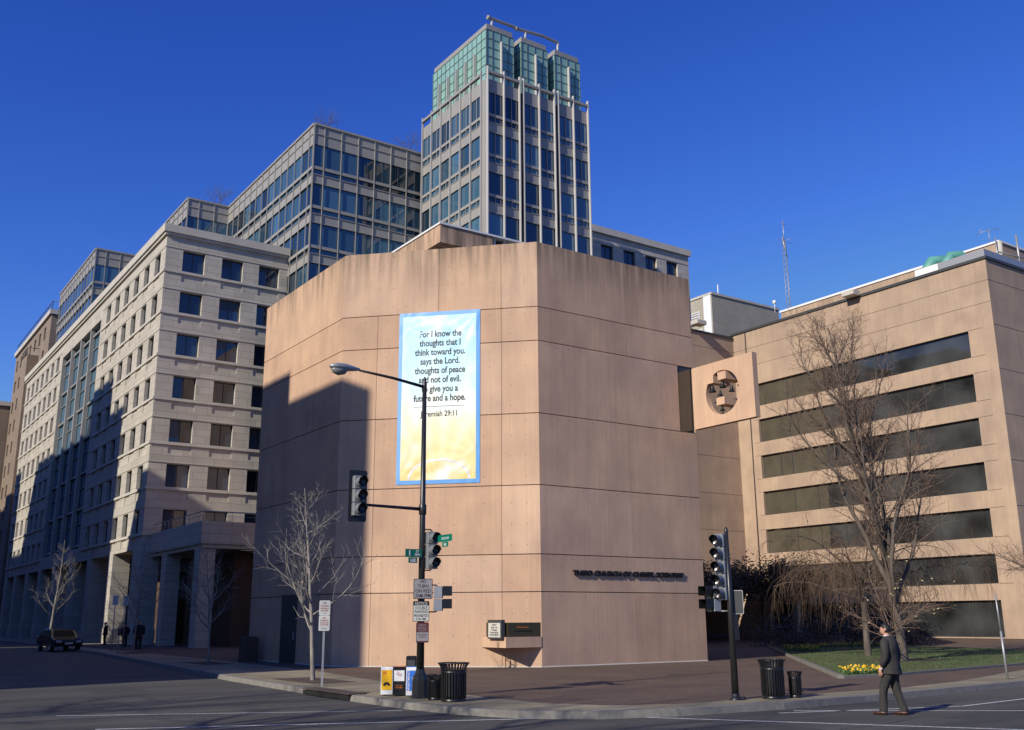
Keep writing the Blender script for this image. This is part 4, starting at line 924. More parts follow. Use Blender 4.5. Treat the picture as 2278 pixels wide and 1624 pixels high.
# leafy shrub around the trunk of the tall tree
cfgS=[dict(n=3,wob=.1,up=0,tap=.5,sides=6),
 dict(count=11,**{'from':.3},ang=48,angv=10,len=lambda t,l:2.4,r=lambda l:.03,n=6,wob=.09,up=.05,tap=.3,sides=4),
 dict(count=8,**{'from':.2},ang=38,angv=12,len=lambda t,l:.9,r=lambda l:.012,n=4,wob=.12,up=.03,tap=.5,sides=3),
 dict(count=4,**{'from':.2},ang=38,angv=12,len=lambda t,l:.4,r=lambda l:.006,n=3,wob=.12,up=.0,tap=.5,sides=3)]
sx_=at(1975,1455,'z',.2)
make_tree('shrub','spreading shrub with sparse pale yellow leaves, just behind the man in the suit',(36.6,26.1,.9),14,cfgS,.9,.06,tl=0,mats=('bark','twig'),cat='shrub',parts=('stem','branches'),leaves=('leaf_y',.2,.05,.055))
# tree at the right edge
make_tree('lawn_tree','dark spreading leafless tree cut off by the right edge of the picture',(34.6,17.3,.15),19,[cfgB[0],dict(cfgB[1],count=15,ang=66,up=.04,len=lambda t,l:3.3,**{'from':.35}),dict(cfgB[2],up=.0),dict(cfgB[3],up=0)],3.6,.13,tl=1,mats=('bark','twig'))
# rooftop trees
cfgR=[dict(n=4,wob=.05,up=.05,tap=.4,sides=5),
 dict(count=12,**{'from':.25},ang=42,angv=8,len=lambda t,l:2.3*(1.2-t*.6),r=lambda l:.016,n=5,wob=.1,up=.08,tap=.3,sides=4),
 dict(count=9,**{'from':.2},ang=38,angv=10,len=lambda t,l:.85,r=lambda l:.008,n=3,wob=.12,up=.05,tap=.5,sides=3),
 dict(count=4,**{'from':.2},ang=38,angv=10,len=lambda t,l:.4,r=lambda l:.005,n=2,wob=.12,up=.02,tap=.5,sides=3)]
for i,(px,py,yy,lab) in enumerate(((733,275,84.5,'bare rooftop tree standing near the corner of the highest glass block'),(911,325,84.5,'bare rooftop tree close to the tall tower'),(488,440,108,'bare rooftop tree on the lower left step of the glass block'))):
    p=at(px,py,'y',yy); make_tree('rooftop_tree',lab,(p.x,p.y,46.6),40+i,cfgR,3.1,.06,tl=0,mats=('bark','bark'),group='bare trees planted on the roof terrace')
# bare trees behind the camera side whose branches streak the road
o_,_=make_tree('lawn_tree','leafless street tree on the near corner, outside the picture',(-8.0,16.2,.0),51,[dict(cfgB[0]),dict(cfgB[1],count=16,ang=58,len=lambda t,l:5.0),cfgB[2],cfgB[3]],11.5,.24,tl=1,mats=('bark','twig'))
for (x,y,lab) in ((-11.0,21.0,'second leafless street tree along the near kerb, outside the picture'),(-6.5,12.0,'leafless tree nearest the viewer on the left, outside the picture')):
    c_=copy_tree(o_); c_.location=(x,y,0); c_.rotation_euler=(0,0,random.random()*6); c_['label']=lab
# evergreen hedge on the entrance canopy + dark shrubs
def bush(name,label,box_,n,size,m='leaf_dark',seed=1,cat='shrub'):
    r=random.Random(seed); b=MB(); (x0,y0,z0,x1,y1,z1)=box_; cx=(x0+x1)/2; cy=(y0+y1)/2; cz=(z0+z1)/2
    blobs=[(r.uniform(x0,x1),r.uniform(y0,y1),r.uniform(z0,z1),r.uniform(.35,.8)) for _ in range(26)]
    for _ in range(n):
        q=r.choice(blobs); p=Vector((q[0]+r.gauss(0,q[3]),q[1]+r.gauss(0,q[3]),max(q[2]+r.gauss(0,q[3]*.8),z0-.3))); a=Vector((r.gauss(0,1),r.gauss(0,1),r.gauss(0,1))).normalized()*size; c=a.orthogonal().normalized()*size*.5
        b.add([p-a,p+c,p+a,p-c],[(0,1,2,3)])
    o=thing(name,label,cat,(cx,cy,z0)); bb=b.xf(Matrix.Translation((-cx,-cy,-z0))); bb.build('foliage',[m],o,fix=False)
    s=MB()
    for k in range(8): a=k*.8; s.tube([(0,0,-.3),(math.cos(a)*(x1-x0)*.3,math.sin(a)*(y1-y0)*.3,(z1-z0)*.7)],[.04,.012],4)
    s.build('stem',['bark'],o,fix=False); return o
bush('evergreen_hedge','dark evergreen hedge growing along the top of the entrance canopy behind the church',(54,54.5,3.6,67.5,57.5,5.9),16000,.13,seed=2)
cn=thing('entrance_canopy','dark low concrete canopy over the shaded entrance between church and banded building','canopy',(61,59.5,.4))
MB().box(-9,-3,3.6,7.2,3.6,4.35).build('roof_slab',['concrete_b'],cn)
for (x,y) in ((-8.5,-2.6),(-1,-2.6),(6.4,-2.6)): MB().box(x,y,-.25,x+.5,y+.5,3.598).build('post',['concrete_b'],cn)
bush('shrub','low dark bush beside the entrance path at the foot of the banded building',(52,44.5,.2,57,48,1.6),5000,.09,seed=5)
bush('shrub','dark leafy bush in the shade right behind the weeping tree',(57.5,40,.3,63,46,2.2),5000,.09,seed=8)
# flower beds
def flowers(name,label,poly_pts,n,seed):
    r=random.Random(seed); b=MB(); xs=[p[0] for p in poly_pts]; ys=[p[1] for p in poly_pts]
    def inside(x,y):
        c=False; j=len(poly_pts)-1
        for i in range(len(poly_pts)):
            xi,yi=poly_pts[i]; xj,yj=poly_pts[j]
            if (yi>y)!=(yj>y) and x<(xj-xi)*(y-yi)/(yj-yi)+xi: c=not c
            j=i
        return c
    k=0
    while k<n:
        x,y=r.uniform(min(xs),max(xs)),r.uniform(min(ys),max(ys))
        if not inside(x,y): continue
        k+=1; fl=r.random()<.2; z=.21+r.uniform(.08,.2) if fl else .21+r.uniform(.0,.15); s=r.uniform(.025,.042) if fl else r.uniform(.04,.07)
        a=Vector((r.gauss(0,1)-.6,r.gauss(0,1)-.3,r.gauss(0,.6))).normalized(); u=a.orthogonal().normalized()*s; v=a.cross(u).normalized()*s
        if fl: b.add([Vector((x,y,z))+u*math.cos(t)+v*math.sin(t) for t in [i*PI/3 for i in range(6)]],[(0,1,2,3,4,5)],0)
        else: b.add([Vector((x,y,z))-u,Vector((x,y,z))+v*.6,Vector((x,y,z))+u,Vector((x,y,z))-v*.6],[(0,1,2,3)],1)
    o=b.build(name,['flower','leaf'],fix=False); o['label']=label; o['category']='flowers'; return stuff(o)
flowers('flower_bed','yellow pansies massed at the near corner of the lawn',[(27.7,21.6),(28.9,21.35),(30.5,21.9),(30.4,23.3),(28.6,22.6)],900,1)
flowers('flower_bed','sparse yellow flowers along the shaded far edge of the lawn',[(44,38),(49.8,43.4),(58.5,42.7),(57.8,41),(50,40.8),(45.5,37)],2600,2)
# fallen leaves / tufts on the lawn
r=random.Random(5); b=MB()
for _ in range(9000):
    x,y=r.uniform(27,58),r.uniform(21,43)
    if y>21.0+(x-27)*.5+ (0) and y> x-5.9: continue
    if y<21.2+(x-28)*.12 or x>54: continue
    h=r.uniform(.03,.08); a=r.random()*6; b.add([(x,y,.208),(x+.03*math.cos(a),y+.03*math.sin(a),.208),(x+r.gauss(0,.02),y+r.gauss(0,.02),.21+h)],[(0,1,2)])
o=b.build('grass_tufts',['leaf'],fix=False); o['label']='short uneven grass blades over the lawn'; stuff(o)
# ================================================================ TRAFFIC SIGNALS & POLES
def faceaz(az): return az-R(270)     # local -y -> azimuth az
def make_signal(name,label,loc,az,n,sec,backplate=False,group=None):
    """n-section vehicle head, front is local -y, origin at the bottom centre"""
    o=thing(name,label,'traffic light',loc,faceaz(az),group); h=n*sec; w_=sec*.92
    m=MB()
    for i in range(n): m.bx(-w_/2,-.08,i*sec+.006,w_/2,.12,(i+1)*sec-.006,.02)
    m.build('housing',['greysig'],o)
    if backplate:
        m=MB(); a=w_/2+.085; P=[]
        for (cx,cz,t0) in ((a-.05,h+.09,0),(-a+.05,h+.09,90),(-a+.05,-.09,180),(a-.05,-.09,270)):
            for k in range(4): t=R(t0+k*30); P.append((cx+.05*math.cos(t),cz+.05*math.sin(t)))
        m.add([(x,.05,z) for x,z in P]+[(x,.06,z) for x,z in P],[tuple(range(16)),tuple(range(31,15,-1))]+[(i,(i+1)%16,16+(i+1)%16,16+i) for i in range(16)]); m.build('backplate',['black'],o)
    for i in range(n):
        z=(i+.5)*sec; r_=sec*.38; v=MB(); N_=18
        # tunnel visor, tube with open bottom slot
        for (rr,mi) in ((r_,0),(r_-.008,1)):
            vs=[]
            for k in range(N_+1):
                t=R(-65)+R(310)*k/N_; ca,sa=math.cos(t),math.sin(t); vs+= [(rr*ca,-.078,z+rr*sa),(rr*ca,-.078-.24*(1 if sa>-.2 else .75),z+rr*sa)]
            v.add(vs,[(2*k,2*k+1,2*k+3,2*k+2) for k in range(N_)],mi,True)
        v.build('visor',['greysig','visor_in'],o,fix=False)
        le=MB(); le.lathe([(0,.0),(r_*.55,.012),(r_*.96,.03)],n=16); le.xf(Matrix.Translation((0,-.115,z))@Matrix.Rotation(PI/2,4,'X')); le.build('lens',['lens'],o,fix=False)
    return o
def make_ped(name,label,loc,az,n=2,sz=.30,group=None):
    o=thing(name,label,'pedestrian signal',loc,faceaz(az),group); 
    for i in range(n):
        z=i*(sz+.02); m=MB(); m.bx(-sz/2,-.09,z,sz/2,.14,z+sz,.02); m.build('housing',['alu'],o)
        v=MB(); d=-.32
        for (x0,y0,z0,x1,y1,z1) in ((-sz/2,d,z+sz-.012,sz/2,-.091,z+sz),(-sz/2,d,z+.06,-sz/2+.01,-.091,z+sz-.013),(sz/2-.01,d,z+.06,sz/2,-.091,z+sz-.013)): v.box(x0,y0,z0,x1,y1,z1)
        v.box(-sz/2+.01,-.10,z+.01,sz/2-.01,-.091,z+sz-.013); v.build('hood',['black'],o)
    return o
def sign(name,label,loc,az,w_,h_,face,rows_,border='txt',rad=.03,cat='sign',band=None,group=None):
    """loc = bottom centre; rows_: (text,size,z,material,xscale)"""
    o=thing(name,label,cat,loc,faceaz(az),group); P=[]
    for (cx,cz,t0) in ((w_/2-rad,h_-rad,0),(-w_/2+rad,h_-rad,90),(-w_/2+rad,rad,180),(w_/2-rad,rad,270)):
        for k in range(4): t=R(t0+k*30); P.append((cx+rad*math.cos(t),cz+rad*math.sin(t)))
    m=MB(); m.add([(x,0,z) for x,z in P]+[(x,.004,z) for x,z in P],[tuple(range(16)),tuple(range(31,15,-1))]+[(i,(i+1)%16,16+(i+1)%16,16+i) for i in range(16)]); m.build('plate',[border],o,fix=False)
    k=.93 if w_>.2 else .97; m=MB(); m.add([(x*k,-.003,h_/2+(z-h_/2)*(1-(1-k)*w_/h_)) for x,z in P],[tuple(range(16))]); f_=m.build('face',[face],o,fix=False)
    if band:
        z0,z1,bm2=band; m=MB(); m.add([(-w_*.46,-.0045,z0),(w_*.46,-.0045,z0),(w_*.46,-.0045,z1),(-w_*.46,-.0045,z1)],[(0,1,2,3)]); m.build('band',[bm2],o,fix=False)
    for (s,sz,z,mt,mw) in rows_:
        t=text(s,sz,mt,o,(0,-.006,z),ext=.0008,bold=sz*.003)
        wd=max(v.co.x for v in t.data.vertices)-min(v.co.x for v in t.data.vertices); t.scale=(min(1.25,mw*w_/wd),1,1)
    return o
LP=Vector((12.61,22.38,.15)); VAZ=math.atan2(-LP.y,-LP.x)%(2*PI)  # azimuth from the pole to the viewer
right=Vector((math.sin(R(60.6)),-math.cos(R(60.6)),0))
lamp=thing('street_lamp','tall black street lamp pole with cobra-head light and a signal mast arm at the corner','street lamp',tuple(LP))
m=MB(); m.tube([(0,0,.6),(0,0,4.0),(0,0,7.85)],[.10,.075,.055],12); m.lathe([(.0,8.02),(.03,7.98),(.05,7.92),(.035,7.88),(.06,7.84),(.06,7.7),(.05,7.68)],n=10); m.build('pole',['pole'],lamp)
m=MB(); m.lathe([(.24,0),(.24,.05),(.205,.08),(.20,.42),(.185,.5),(.13,.58),(.11,.66),(.10,.68)],n=8,sm=False); m.build('pedestal',['pole'],lamp)
m=MB(); m.lathe([(.085,4.42),(.095,4.44),(.095,4.66),(.085,4.68)],n=10); m.build('clamp',['pole'],lamp)
hd=at(765,820,'y',LP.y)-LP; he=at(800,824,'y',LP.y)-LP
m=MB(); m.tube([(-.02,0,7.74),(he.x*.5,0,7.74+(he.z-7.74)*.62),(he.x,0,he.z)],[.045,.038,.03],8); m.build('lamp_arm',['pole'],lamp)
L0=he; L1=at(733,815,'y',LP.y)-LP; ln_=(L1-L0).length; dx=(L1-L0).normalized()
m=MB(); zz_=Vector((0,0,1)); yy_=Vector((0,1,0)); rings=[]
for t,w_,h_ in ((0,.03,.03),(.08,.05,.045),(.25,.09,.07),(.5,.14,.10),(.75,.15,.10),(.92,.11,.06),(1,.03,.02)): rings.append((L0+dx*ln_*t+zz_*.02,w_,h_,yy_,zz_))
m.loft(rings,12); lh=m.build('luminaire',['alu'],lamp)
m=MB(); rings=[]
for t,w_,h_ in ((.42,.03,.03),(.5,.11,.10),(.7,.13,.14),(.86,.09,.09),(.93,.02,.02)): rings.append((L0+dx*ln_*t-zz_*.06,w_,h_,yy_,zz_))
m.loft(rings,12); m.build('refractor',['lampgl'],lh)
ms=at(800,1122,'y',LP.y)-LP
m=MB(); m.tube([(0,0,4.56),(ms.x,0,ms.z)],[.045,.032],8); m.build('signal_arm',['pole'],lamp)
sgp=at(795,1113,'y',LP.y)
make_signal('traffic_light','three-section traffic light with black backplate hanging at the end of the mast arm',(sgp.x-.02,sgp.y-.1,4.44),R(266),3,.325,True)
sp_=LP+right*.24
make_signal('traffic_light','three-section traffic light fixed to the side of the black lamp pole',(sp_.x,sp_.y,3.22),R(266),3,.31)
for z in (3.19,4.2): MB().tube([(0,0,z-.15),(right.x*.2,right.y*.2,z-.15),(right.x*.25,right.y*.25,z-.15+(.04 if z<4 else -.04))],.018,6).build('bracket',['pole'],lamp)
for z in (2.18,2.83): MB().tube([(0,0,z-.15),(right.x*.36,right.y*.36,z-.15),(right.x*.42,right.y*.42,z-.15+(.05 if z<2.5 else -.05))],.016,6).build('bracket',['pole'],lamp)
pp=LP+right*.44
make_ped('pedestrian_signal','pair of stacked pedestrian signal boxes on the right of the lamp pole',(pp.x,pp.y,2.2),R(330),2,.29)
tov=Vector((math.cos(VAZ),math.sin(VAZ),0))
def onpole(dr,fd=.13): v=LP+right*dr+tov*fd; return (v.x,v.y)
x,y=onpole(.04); sign('no_turn_sign','square NO TURN ON RED 7AM-7PM sign, top of the signs on the lamp pole',(x,y,2.49),VAZ,.47,.49,'sign_grey',[('NO',.12,.385,'txt',.28),('TURN',.12,.27,'txt',.55),('ON RED',.12,.155,'txt',.8),('7AM-7PM',.12,.04,'txt',.8)])
x,y=onpole(.0); sign('notice_sign','white NOTICE DOUBLE PARKING PROHIBITED sign with black heading, mid pole',(x,y,1.95),VAZ,.40,.49,'sign_white',[('NOTICE',.095,.40,'sign_white',.75),('DOUBLE',.105,.29,'txt',.75),('PARKING',.105,.20,'txt',.8),('PROHIBITED',.095,.11,'txt',.84),('AT ALL-TIMES',.08,.035,'txt',.65)],band=(.385,.475,'txt'))
x,y=onpole(.04); sign('route_sign','small maroon and grey SNOW EMERGENCY ROUTE sign, lowest on the lamp pole',(x,y,1.45),VAZ,.31,.48,'sign_red',[('SNOW',.07,.39,'sign_grey',.6),('EMERGENCY',.06,.33,'sign_grey',.8),('ROUTE',.07,.265,'sign_grey',.6),('NO PARKING',.055,.17,'sign_red',.75),('DURING',.05,.115,'sign_red',.5)],border='txt',band=(.04,.245,'sign_grey'))
s1=at(908,1232,'y',LP.y-.02)
gs=thing('street_name_sign','green I ST NW street name sign with 1600 plate, left of the pole','street sign',(LP.x-.30,LP.y-.09,3.50))
MB().box(-.22,0,0,.25,.004,.2).build('plate',['sign_green'],gs); MB().box(-.13,.0,-.14,.12,.004,-.006).build('block_plate',['sign_green'],gs)
text('I',.19,'shirt',gs,(-.10,-.004,.035),ext=.001,bold=.006); text('ST\nNW',.085,'shirt',gs,(.12,-.004,.11),ext=.001,line=.9,bold=.002); text('1600',.12,'shirt',gs,(-.005,-.004,-.118),ext=.001,sx=.75,bold=.002)
g2=thing('street_name_sign','green 16TH ST NW street name sign behind the pole-side traffic light','street sign',(LP.x+.22,LP.y-.1,3.86),-PI/2)
MB().box(.30,0,0,.98,.004,.17).build('plate',['sign_green'],g2); MB().box(.52,.0,-.13,.80,.004,-.006).build('block_plate',['sign_green'],g2)
text('16TH ST NW',.085,'shirt',g2,(.66,-.004,.05),ext=.001,sx=.75); text('900',.10,'shirt',g2,(.66,-.004,-.11),ext=.001,sx=.8)
# right-hand signal pole
RP=Vector((18.1,17.26,.15)); VR=math.atan2(-RP.y,-RP.x)%(2*PI); rr2=Vector((math.sin(R(43.6)),-math.cos(R(43.6)),0))
sp2=thing('signal_pole','dark tapered signal pole at the right kerb corner, carrying five signal sections','signal pole',tuple(RP))
m=MB(); m.tube([(0,0,.05),(0,0,2.1),(0,0,3.85)],[.085,.065,.045],12); m.lathe([(0,3.98),(.04,3.94),(.05,3.86),(.045,3.8)],n=8); m.build('pole',['pole'],sp2)
m=MB(); m.lathe([(.16,0),(.16,.03),(.11,.06),(.10,.12),(.085,.14)],n=10); m.tube([(.1,-.06,.02),(.2,-.1,.02)],.05,6); m.build('base_flange',['pole'],sp2)
m=MB(); m.tube([(0,0,3.75),(-rr2.x*.1,-rr2.y*.1,3.8)],.02,5)
for z in (2.05,2.62): m.tube([(0,0,z-.15+.1),(-rr2.x*.3,-rr2.y*.3,z-.15+.1)],.016,5)
m.build('bracket',['alu'],sp2)
a_=RP-rr2*.17
make_signal('traffic_light','tall five-section traffic light on the right-hand kerb pole, facing left',(a_.x,a_.y,2.40),R(196),5,.313)
a_=RP-rr2*.40
make_ped('pedestrian_signal','pair of stacked pedestrian signal boxes on the left of the right-hand signal pole',(a_.x,a_.y,2.15),R(175),2,.28)
a_=RP+rr2*.17+Vector((.04,.06,0)); sign('regulatory_sign','rectangular sign seen from behind on the right-hand signal pole, white edge showing',(a_.x,a_.y,2.08),VR,.30,.55,'metal_dark',[],border='sign_white')
# kerb side sign with two plates
SP=Vector((12.50,27.87,.15)); VS=math.atan2(-SP.y,-SP.x)%(2*PI)
ps=thing('sign_post','thin steel post carrying two red and white parking signs in front of the young tree','sign post',tuple(SP))
m=MB(); m.box(-.03,-.012,0,-.022,.02,2.35); m.box(.022,-.012,0,.03,.02,2.35); m.box(-.03,-.02,0,.03,-.012,2.35); m.build('post',['alu'],ps); ps.rotation_euler=(0,0,faceaz(VS))
tv=Vector((math.cos(VS),math.sin(VS),0))*.04
sign('parking_sign','upper white NO STANDING OR PARKING plate on the thin steel post',(SP.x+tv.x,SP.y+tv.y,2.13),VS,.31,.42,'sign_white',[('NO',.08,.325,'txt',.3),('STANDING',.06,.25,'txt_red',.75),('OR PARKING',.055,.18,'txt_red',.8),('ANYTIME',.06,.115,'txt_red',.65),('-->',.075,.04,'txt',.6)],border='plastic_w',group=None)
sign('parking_sign','lower white NO STANDING plate with a double arrow on the thin steel post',(SP.x+tv.x,SP.y+tv.y,1.70),VS,.31,.42,'sign_white',[('NO',.075,.33,'txt_red',.3),('STANDING',.055,.265,'txt_red',.75),('7-9:30 AM',.05,.205,'txt_red',.75),('4-6:30 PM',.05,.15,'txt_red',.75),('<->',.075,.04,'txt',.6)],border='plastic_w')
# thin pole at the far right
m=MB(); m.tube([(0,0,0),(-.02,.02,1.4)],.035,8); m.tube([(-.02,.02,1.4),(-.05,.04,2.5)],.024,8); tag(m.build('bare_post',['alu'],loc=(30.15,17.65,.15)),'thin leaning metal post without a sign at the right kerb','post')
# street signs far left
for (x,y,lab) in ((16.35,68.6,'small parking sign on a thin post in the shade, left of the pedestrians'),(17.4,70.2,'small sign with a white oval on a thin post near the sunlit column')):
    t=thing('parking_sign_post',lab,'sign',(x,y,.15),faceaz(R(256))); m=MB(); m.tube([(0,0,0),(0,0,3.4)],.035,6); m.build('post',['alu'],t); MB().box(-.17,-.06,2.85,.17,-.045,3.45).build('plate',['sign_white'],t)
t=thing('parking_meter','parking meter on a post beside the far kerb','parking meter',(16.6,68.0,.15)); MB().tube([(0,0,0),(0,0,1.0)],.04,8).build('post',['alu'],t); m=MB(); m.lathe([(0,.98),(.09,1.0),(.1,1.15),(.1,1.3),(.06,1.42),(0,1.45)],n=10); m.build('head',['metal_dark'],t)
# ================================================================ BINS
def make_bin(label,loc,r,h,seed=0,group='black slatted litter bins by the kerb'):
    o=thing('litter_bin',label,'litter bin',loc,group=group); ns=int(28 if r>.2 else 22); m=MB()
    for k in range(ns):
        t=2*PI*k/ns; c,s=math.cos(t),math.sin(t); w_=PI*r/ns*1.05; tx,ty=-s*w_/2*1.1,c*w_/2*1.1; pts=[(r*.92,.04),(r,.12),(r,h*.80),(r*1.04,h*.9),(r*1.22,h)]
        vs=[]
        for (q,z) in pts: vs+=[(q*c+tx,q*s+ty,z),(q*c-tx,q*s-ty,z),((q-.012)*c-tx,(q-.012)*s-ty,z),((q-.012)*c+tx,(q-.012)*s+ty,z)]
        m.add(vs,[(4*i+a,4*i+(a+1)%4,4*i+4+(a+1)%4,4*i+4+a) for i in range(4) for a in range(4)])
    m.build('slats',['black'],o)
    m=MB(); m.lathe([(r*.97,.0),(r*.99,.05),(r*.94,.06)],n=24); m.lathe([(r*1.02,h*.76),(r*1.025,h*.80),(r*.98,h*.80)],n=24); m.tube([(r*1.22*math.cos(2*PI*k/24),r*1.22*math.sin(2*PI*k/24),h) for k in range(25)],.014,6,cap=False); m.build('rings',['black'],o)
    m=MB(); m.lathe([(0,.05),(r*.88,.05),(r*.88,h*.74),(r*.84,h*.74),(r*.84,.07)],n=20); m.build('liner',['visor_in'],o); return o
make_bin('large black slatted litter bin with flared rim, right of the lamp pole',(12.74,21.02,.155),.30,.85)
make_bin('small black slatted litter bin squeezed between lamp pole and larger bin',(12.62,21.66,.155),.17,.56)
make_bin('large black slatted litter bin right of the five-section signal pole',(19.07,16.98,.155),.27,.87)
make_bin('small black slatted litter bin nearest the man in the suit',(19.7,16.85,.155),.15,.58)
# ================================================================ NEWSPAPER BOXES
def news(label,loc,rz,face,body,rows_,lower=None,h=.70,side=None):
    o=thing('newspaper_box',label,'newspaper box',loc,rz,group='newspaper boxes beside the lamp pole'); w_=.30; d_=.42
    m=MB(); P=[(0,.03),(0,h*.92),(.06,h),(d_,h),(d_,.03)]; n_=len(P)
    m.add([(-w_/2,y,z) for y,z in P]+[(w_/2,y,z) for y,z in P],[tuple(range(n_)),tuple(range(2*n_-1,n_-1,-1))]+[(i,(i+1)%n_,n_+(i+1)%n_,n_+i) for i in range(n_)]); b_=m.build('body',[body],o)
    MB().box(-w_/2+.02,-.008,.20*h,w_/2-.02,-.002,h*.88).build('door',[face],o)
    if side: MB().box(w_/2+.002,.02,.2*h,w_/2+.006,d_-.03,h*.9).build('side_panel',[side],o)
    MB().box(-w_/2+.015,.05,h+.001,w_/2-.015,d_-.03,h+.006).build('top_panel',[lower or face],o)
    for (s,sz,x,z,mt,rot) in rows_:
        t=text(s,sz,mt,o,(x,-.012,z),ext=.0008,bold=sz*.01)
        if rot: t.rotation_euler=(PI/2,-PI/2,0)
    return o
NR=faceaz(R(238))
bxs=[Vector(v) for v in ((12.35,23.62,.15),(12.52,23.28,.15),(12.70,22.94,.15))]
n1=news('yellow and white newspaper box, leftmost of the three by the lamp pole',tuple(bxs[0]),NR,'yellow','plastic_w',[])
m=MB(); m.add([(.09*math.cos(t*PI/12),-.012,.24+.09*math.sin(t*PI/12)) for t in range(13)]+[(.03*math.cos(t*PI/12),-.012,.24+.03*math.sin(t*PI/12)) for t in range(13)],[(j,j+1,14+j,13+j) for j in range(12)]); m.build('printed_arch',['txt'],n1,fix=False)
m=MB(); m.add([(-.1,-.0125,.52),(.0,-.0125,.52),(-.02,-.0125,.6),(-.1,-.0125,.58)],[(0,1,2,3)]); m.build('printed_patch',['orange'],n1,fix=False)
n2=news('white over black newspaper box, middle one of the three by the lamp pole',tuple(bxs[1]),NR,'plastic_w','black',[('The',.035,-.03,.56,'txt_red',0),('Apartment',.035,0,.52,'txt_red',0),('Guide',.035,.02,.48,'txt_red',0),('FREE TAKE',.035,0,.24,'orange',0),('ONE HOME',.035,0,.19,'orange',0)],lower='orange')
MB().box(-.13,-.013,.13,.13,-.009,.36).build('lower_panel',['black'],n2)
for c in n2.children:
    if c.name.startswith('lettering'): c.location.y=-.016
n3=news('blue and white newspaper box reading APARTMENT, rightmost of the three',tuple(bxs[2]),NR,'blue','plastic_w',[('APARTMENT',.085,-.055,.37,'shirt',1),('Home guide',.045,.02,.35,'shirt',1)],side='blue')
t=text('APARTMENT',.085,'shirt',n3,(.162,.2,.36),ext=.0008,bold=.001); t.rotation_euler=(PI/2,-PI/2,PI/2)
o=thing('post_box','black upright metal box standing behind the newspaper boxes','metal box',(12.98,23.5,.15),NR)
MB().bx(-.13,-.1,0,.13,.15,.95,.02).build('body',['black'],o); MB().box(-.1,-.106,.6,.1,-.1,.85).build('door',['metal_dark'],o)
# waste bin / planter at the church's left end
t=thing('planter','square dark concrete planter box against the left end of the church wall','planter',(17.3,46.9,.15)); m=MB(); m.bx(-.35,-.35,0,.35,.35,1.1,.04); m.build('body',['redbrick'],t); MB().box(-.27,-.27,1.101,.27,.27,1.13).build('soil',['soil'],t)
# ================================================================ CAR
def make_car(label,loc,rz):
    o=thing('parked_car',label,'car',loc,rz)   # front towards local -y
    m=MB(); Wd=.92; prof=[(-2.3,.35),(-2.35,.6),(-2.2,.80),(-1.2,.98),(-.55,1.42),(.2,1.52),(1.2,1.48),(1.95,1.05),(2.3,1.0),(2.35,.5),(2.3,.35)]
    rings=[]
    for fx,ins in ((-1,.06),(-.96,0),(-.6,0),(0,0),(.6,0),(.96,0),(1,.06)):
        rings.append([(fx*Wd*(1-(.16 if z>1.0 else 0)*max(0,(z-1.0)/.5)),y*(1-ins*.3),z-(ins*.5 if z>.9 else 0)) for y,z in prof])
    n_=len(prof); vs=[v for r in rings for v in r]
    m.add(vs,[(i*n_+j,i*n_+(j+1)%n_,(i+1)*n_+(j+1)%n_,(i+1)*n_+j) for i in range(6) for j in range(n_)]+[tuple(range(n_)),tuple(range(6*n_+n_-1,6*n_-1,-1))],0,False); m.build('body',['carpaint'],o)
    ws=MB(); ws.add([(-.72,-1.13,1.03),(.72,-1.13,1.03),(.62,-.62,1.40),(-.62,-.62,1.40)],[(0,1,2,3)]); ws.xf(Matrix.Translation((0,-.02,.015))); ws.build('windscreen',['car_glass'],o,fix=False)
    for s in (-1,1):
        w=MB(); w.add([(s*.925,-.95,1.02),(s*.925,1.7,1.05),(s*.81,1.2,1.43),(s*.81,-.5,1.40)],[(0,1,2,3)]); w.build('side_window',['car_glass'],o,fix=False)
        h=MB(); h.bx(s*.62-.2,-2.36,.6,s*.62+.2,-2.2,.76,.03); h.build('headlight',['alu'],o)
        for y in (-1.45,1.45):
            t=MB(); t.lathe([(.0,-.11),(.30,-.11),(.34,-.08),(.34,.08),(.30,.11),(.0,.11)],n=20); t.xf(Matrix.Translation((s*.86,y,.34))@Matrix.Rotation(PI/2,4,'Y')); wo=t.build('wheel',['tyre'],o)
            t=MB(); t.lathe([(0,0),(.2,.0),(.21,-.02)],n=14); t.xf(Matrix.Translation((s*.975,y,.34))@Matrix.Rotation(PI/2,4,'Y')); t.build('rim',['alu'],wo,fix=False)
    MB().box(-.26,-2.375,.5,.26,-2.355,.62).build('number_plate',['sign_white'],o); MB().box(-.5,-2.36,.66,.5,-2.3,.76).build('grille',['metal_dark'],o); return o
make_car('black car with a pale front number plate parked at the far kerb in deep shade',(15.1,78.2,0),R(4))
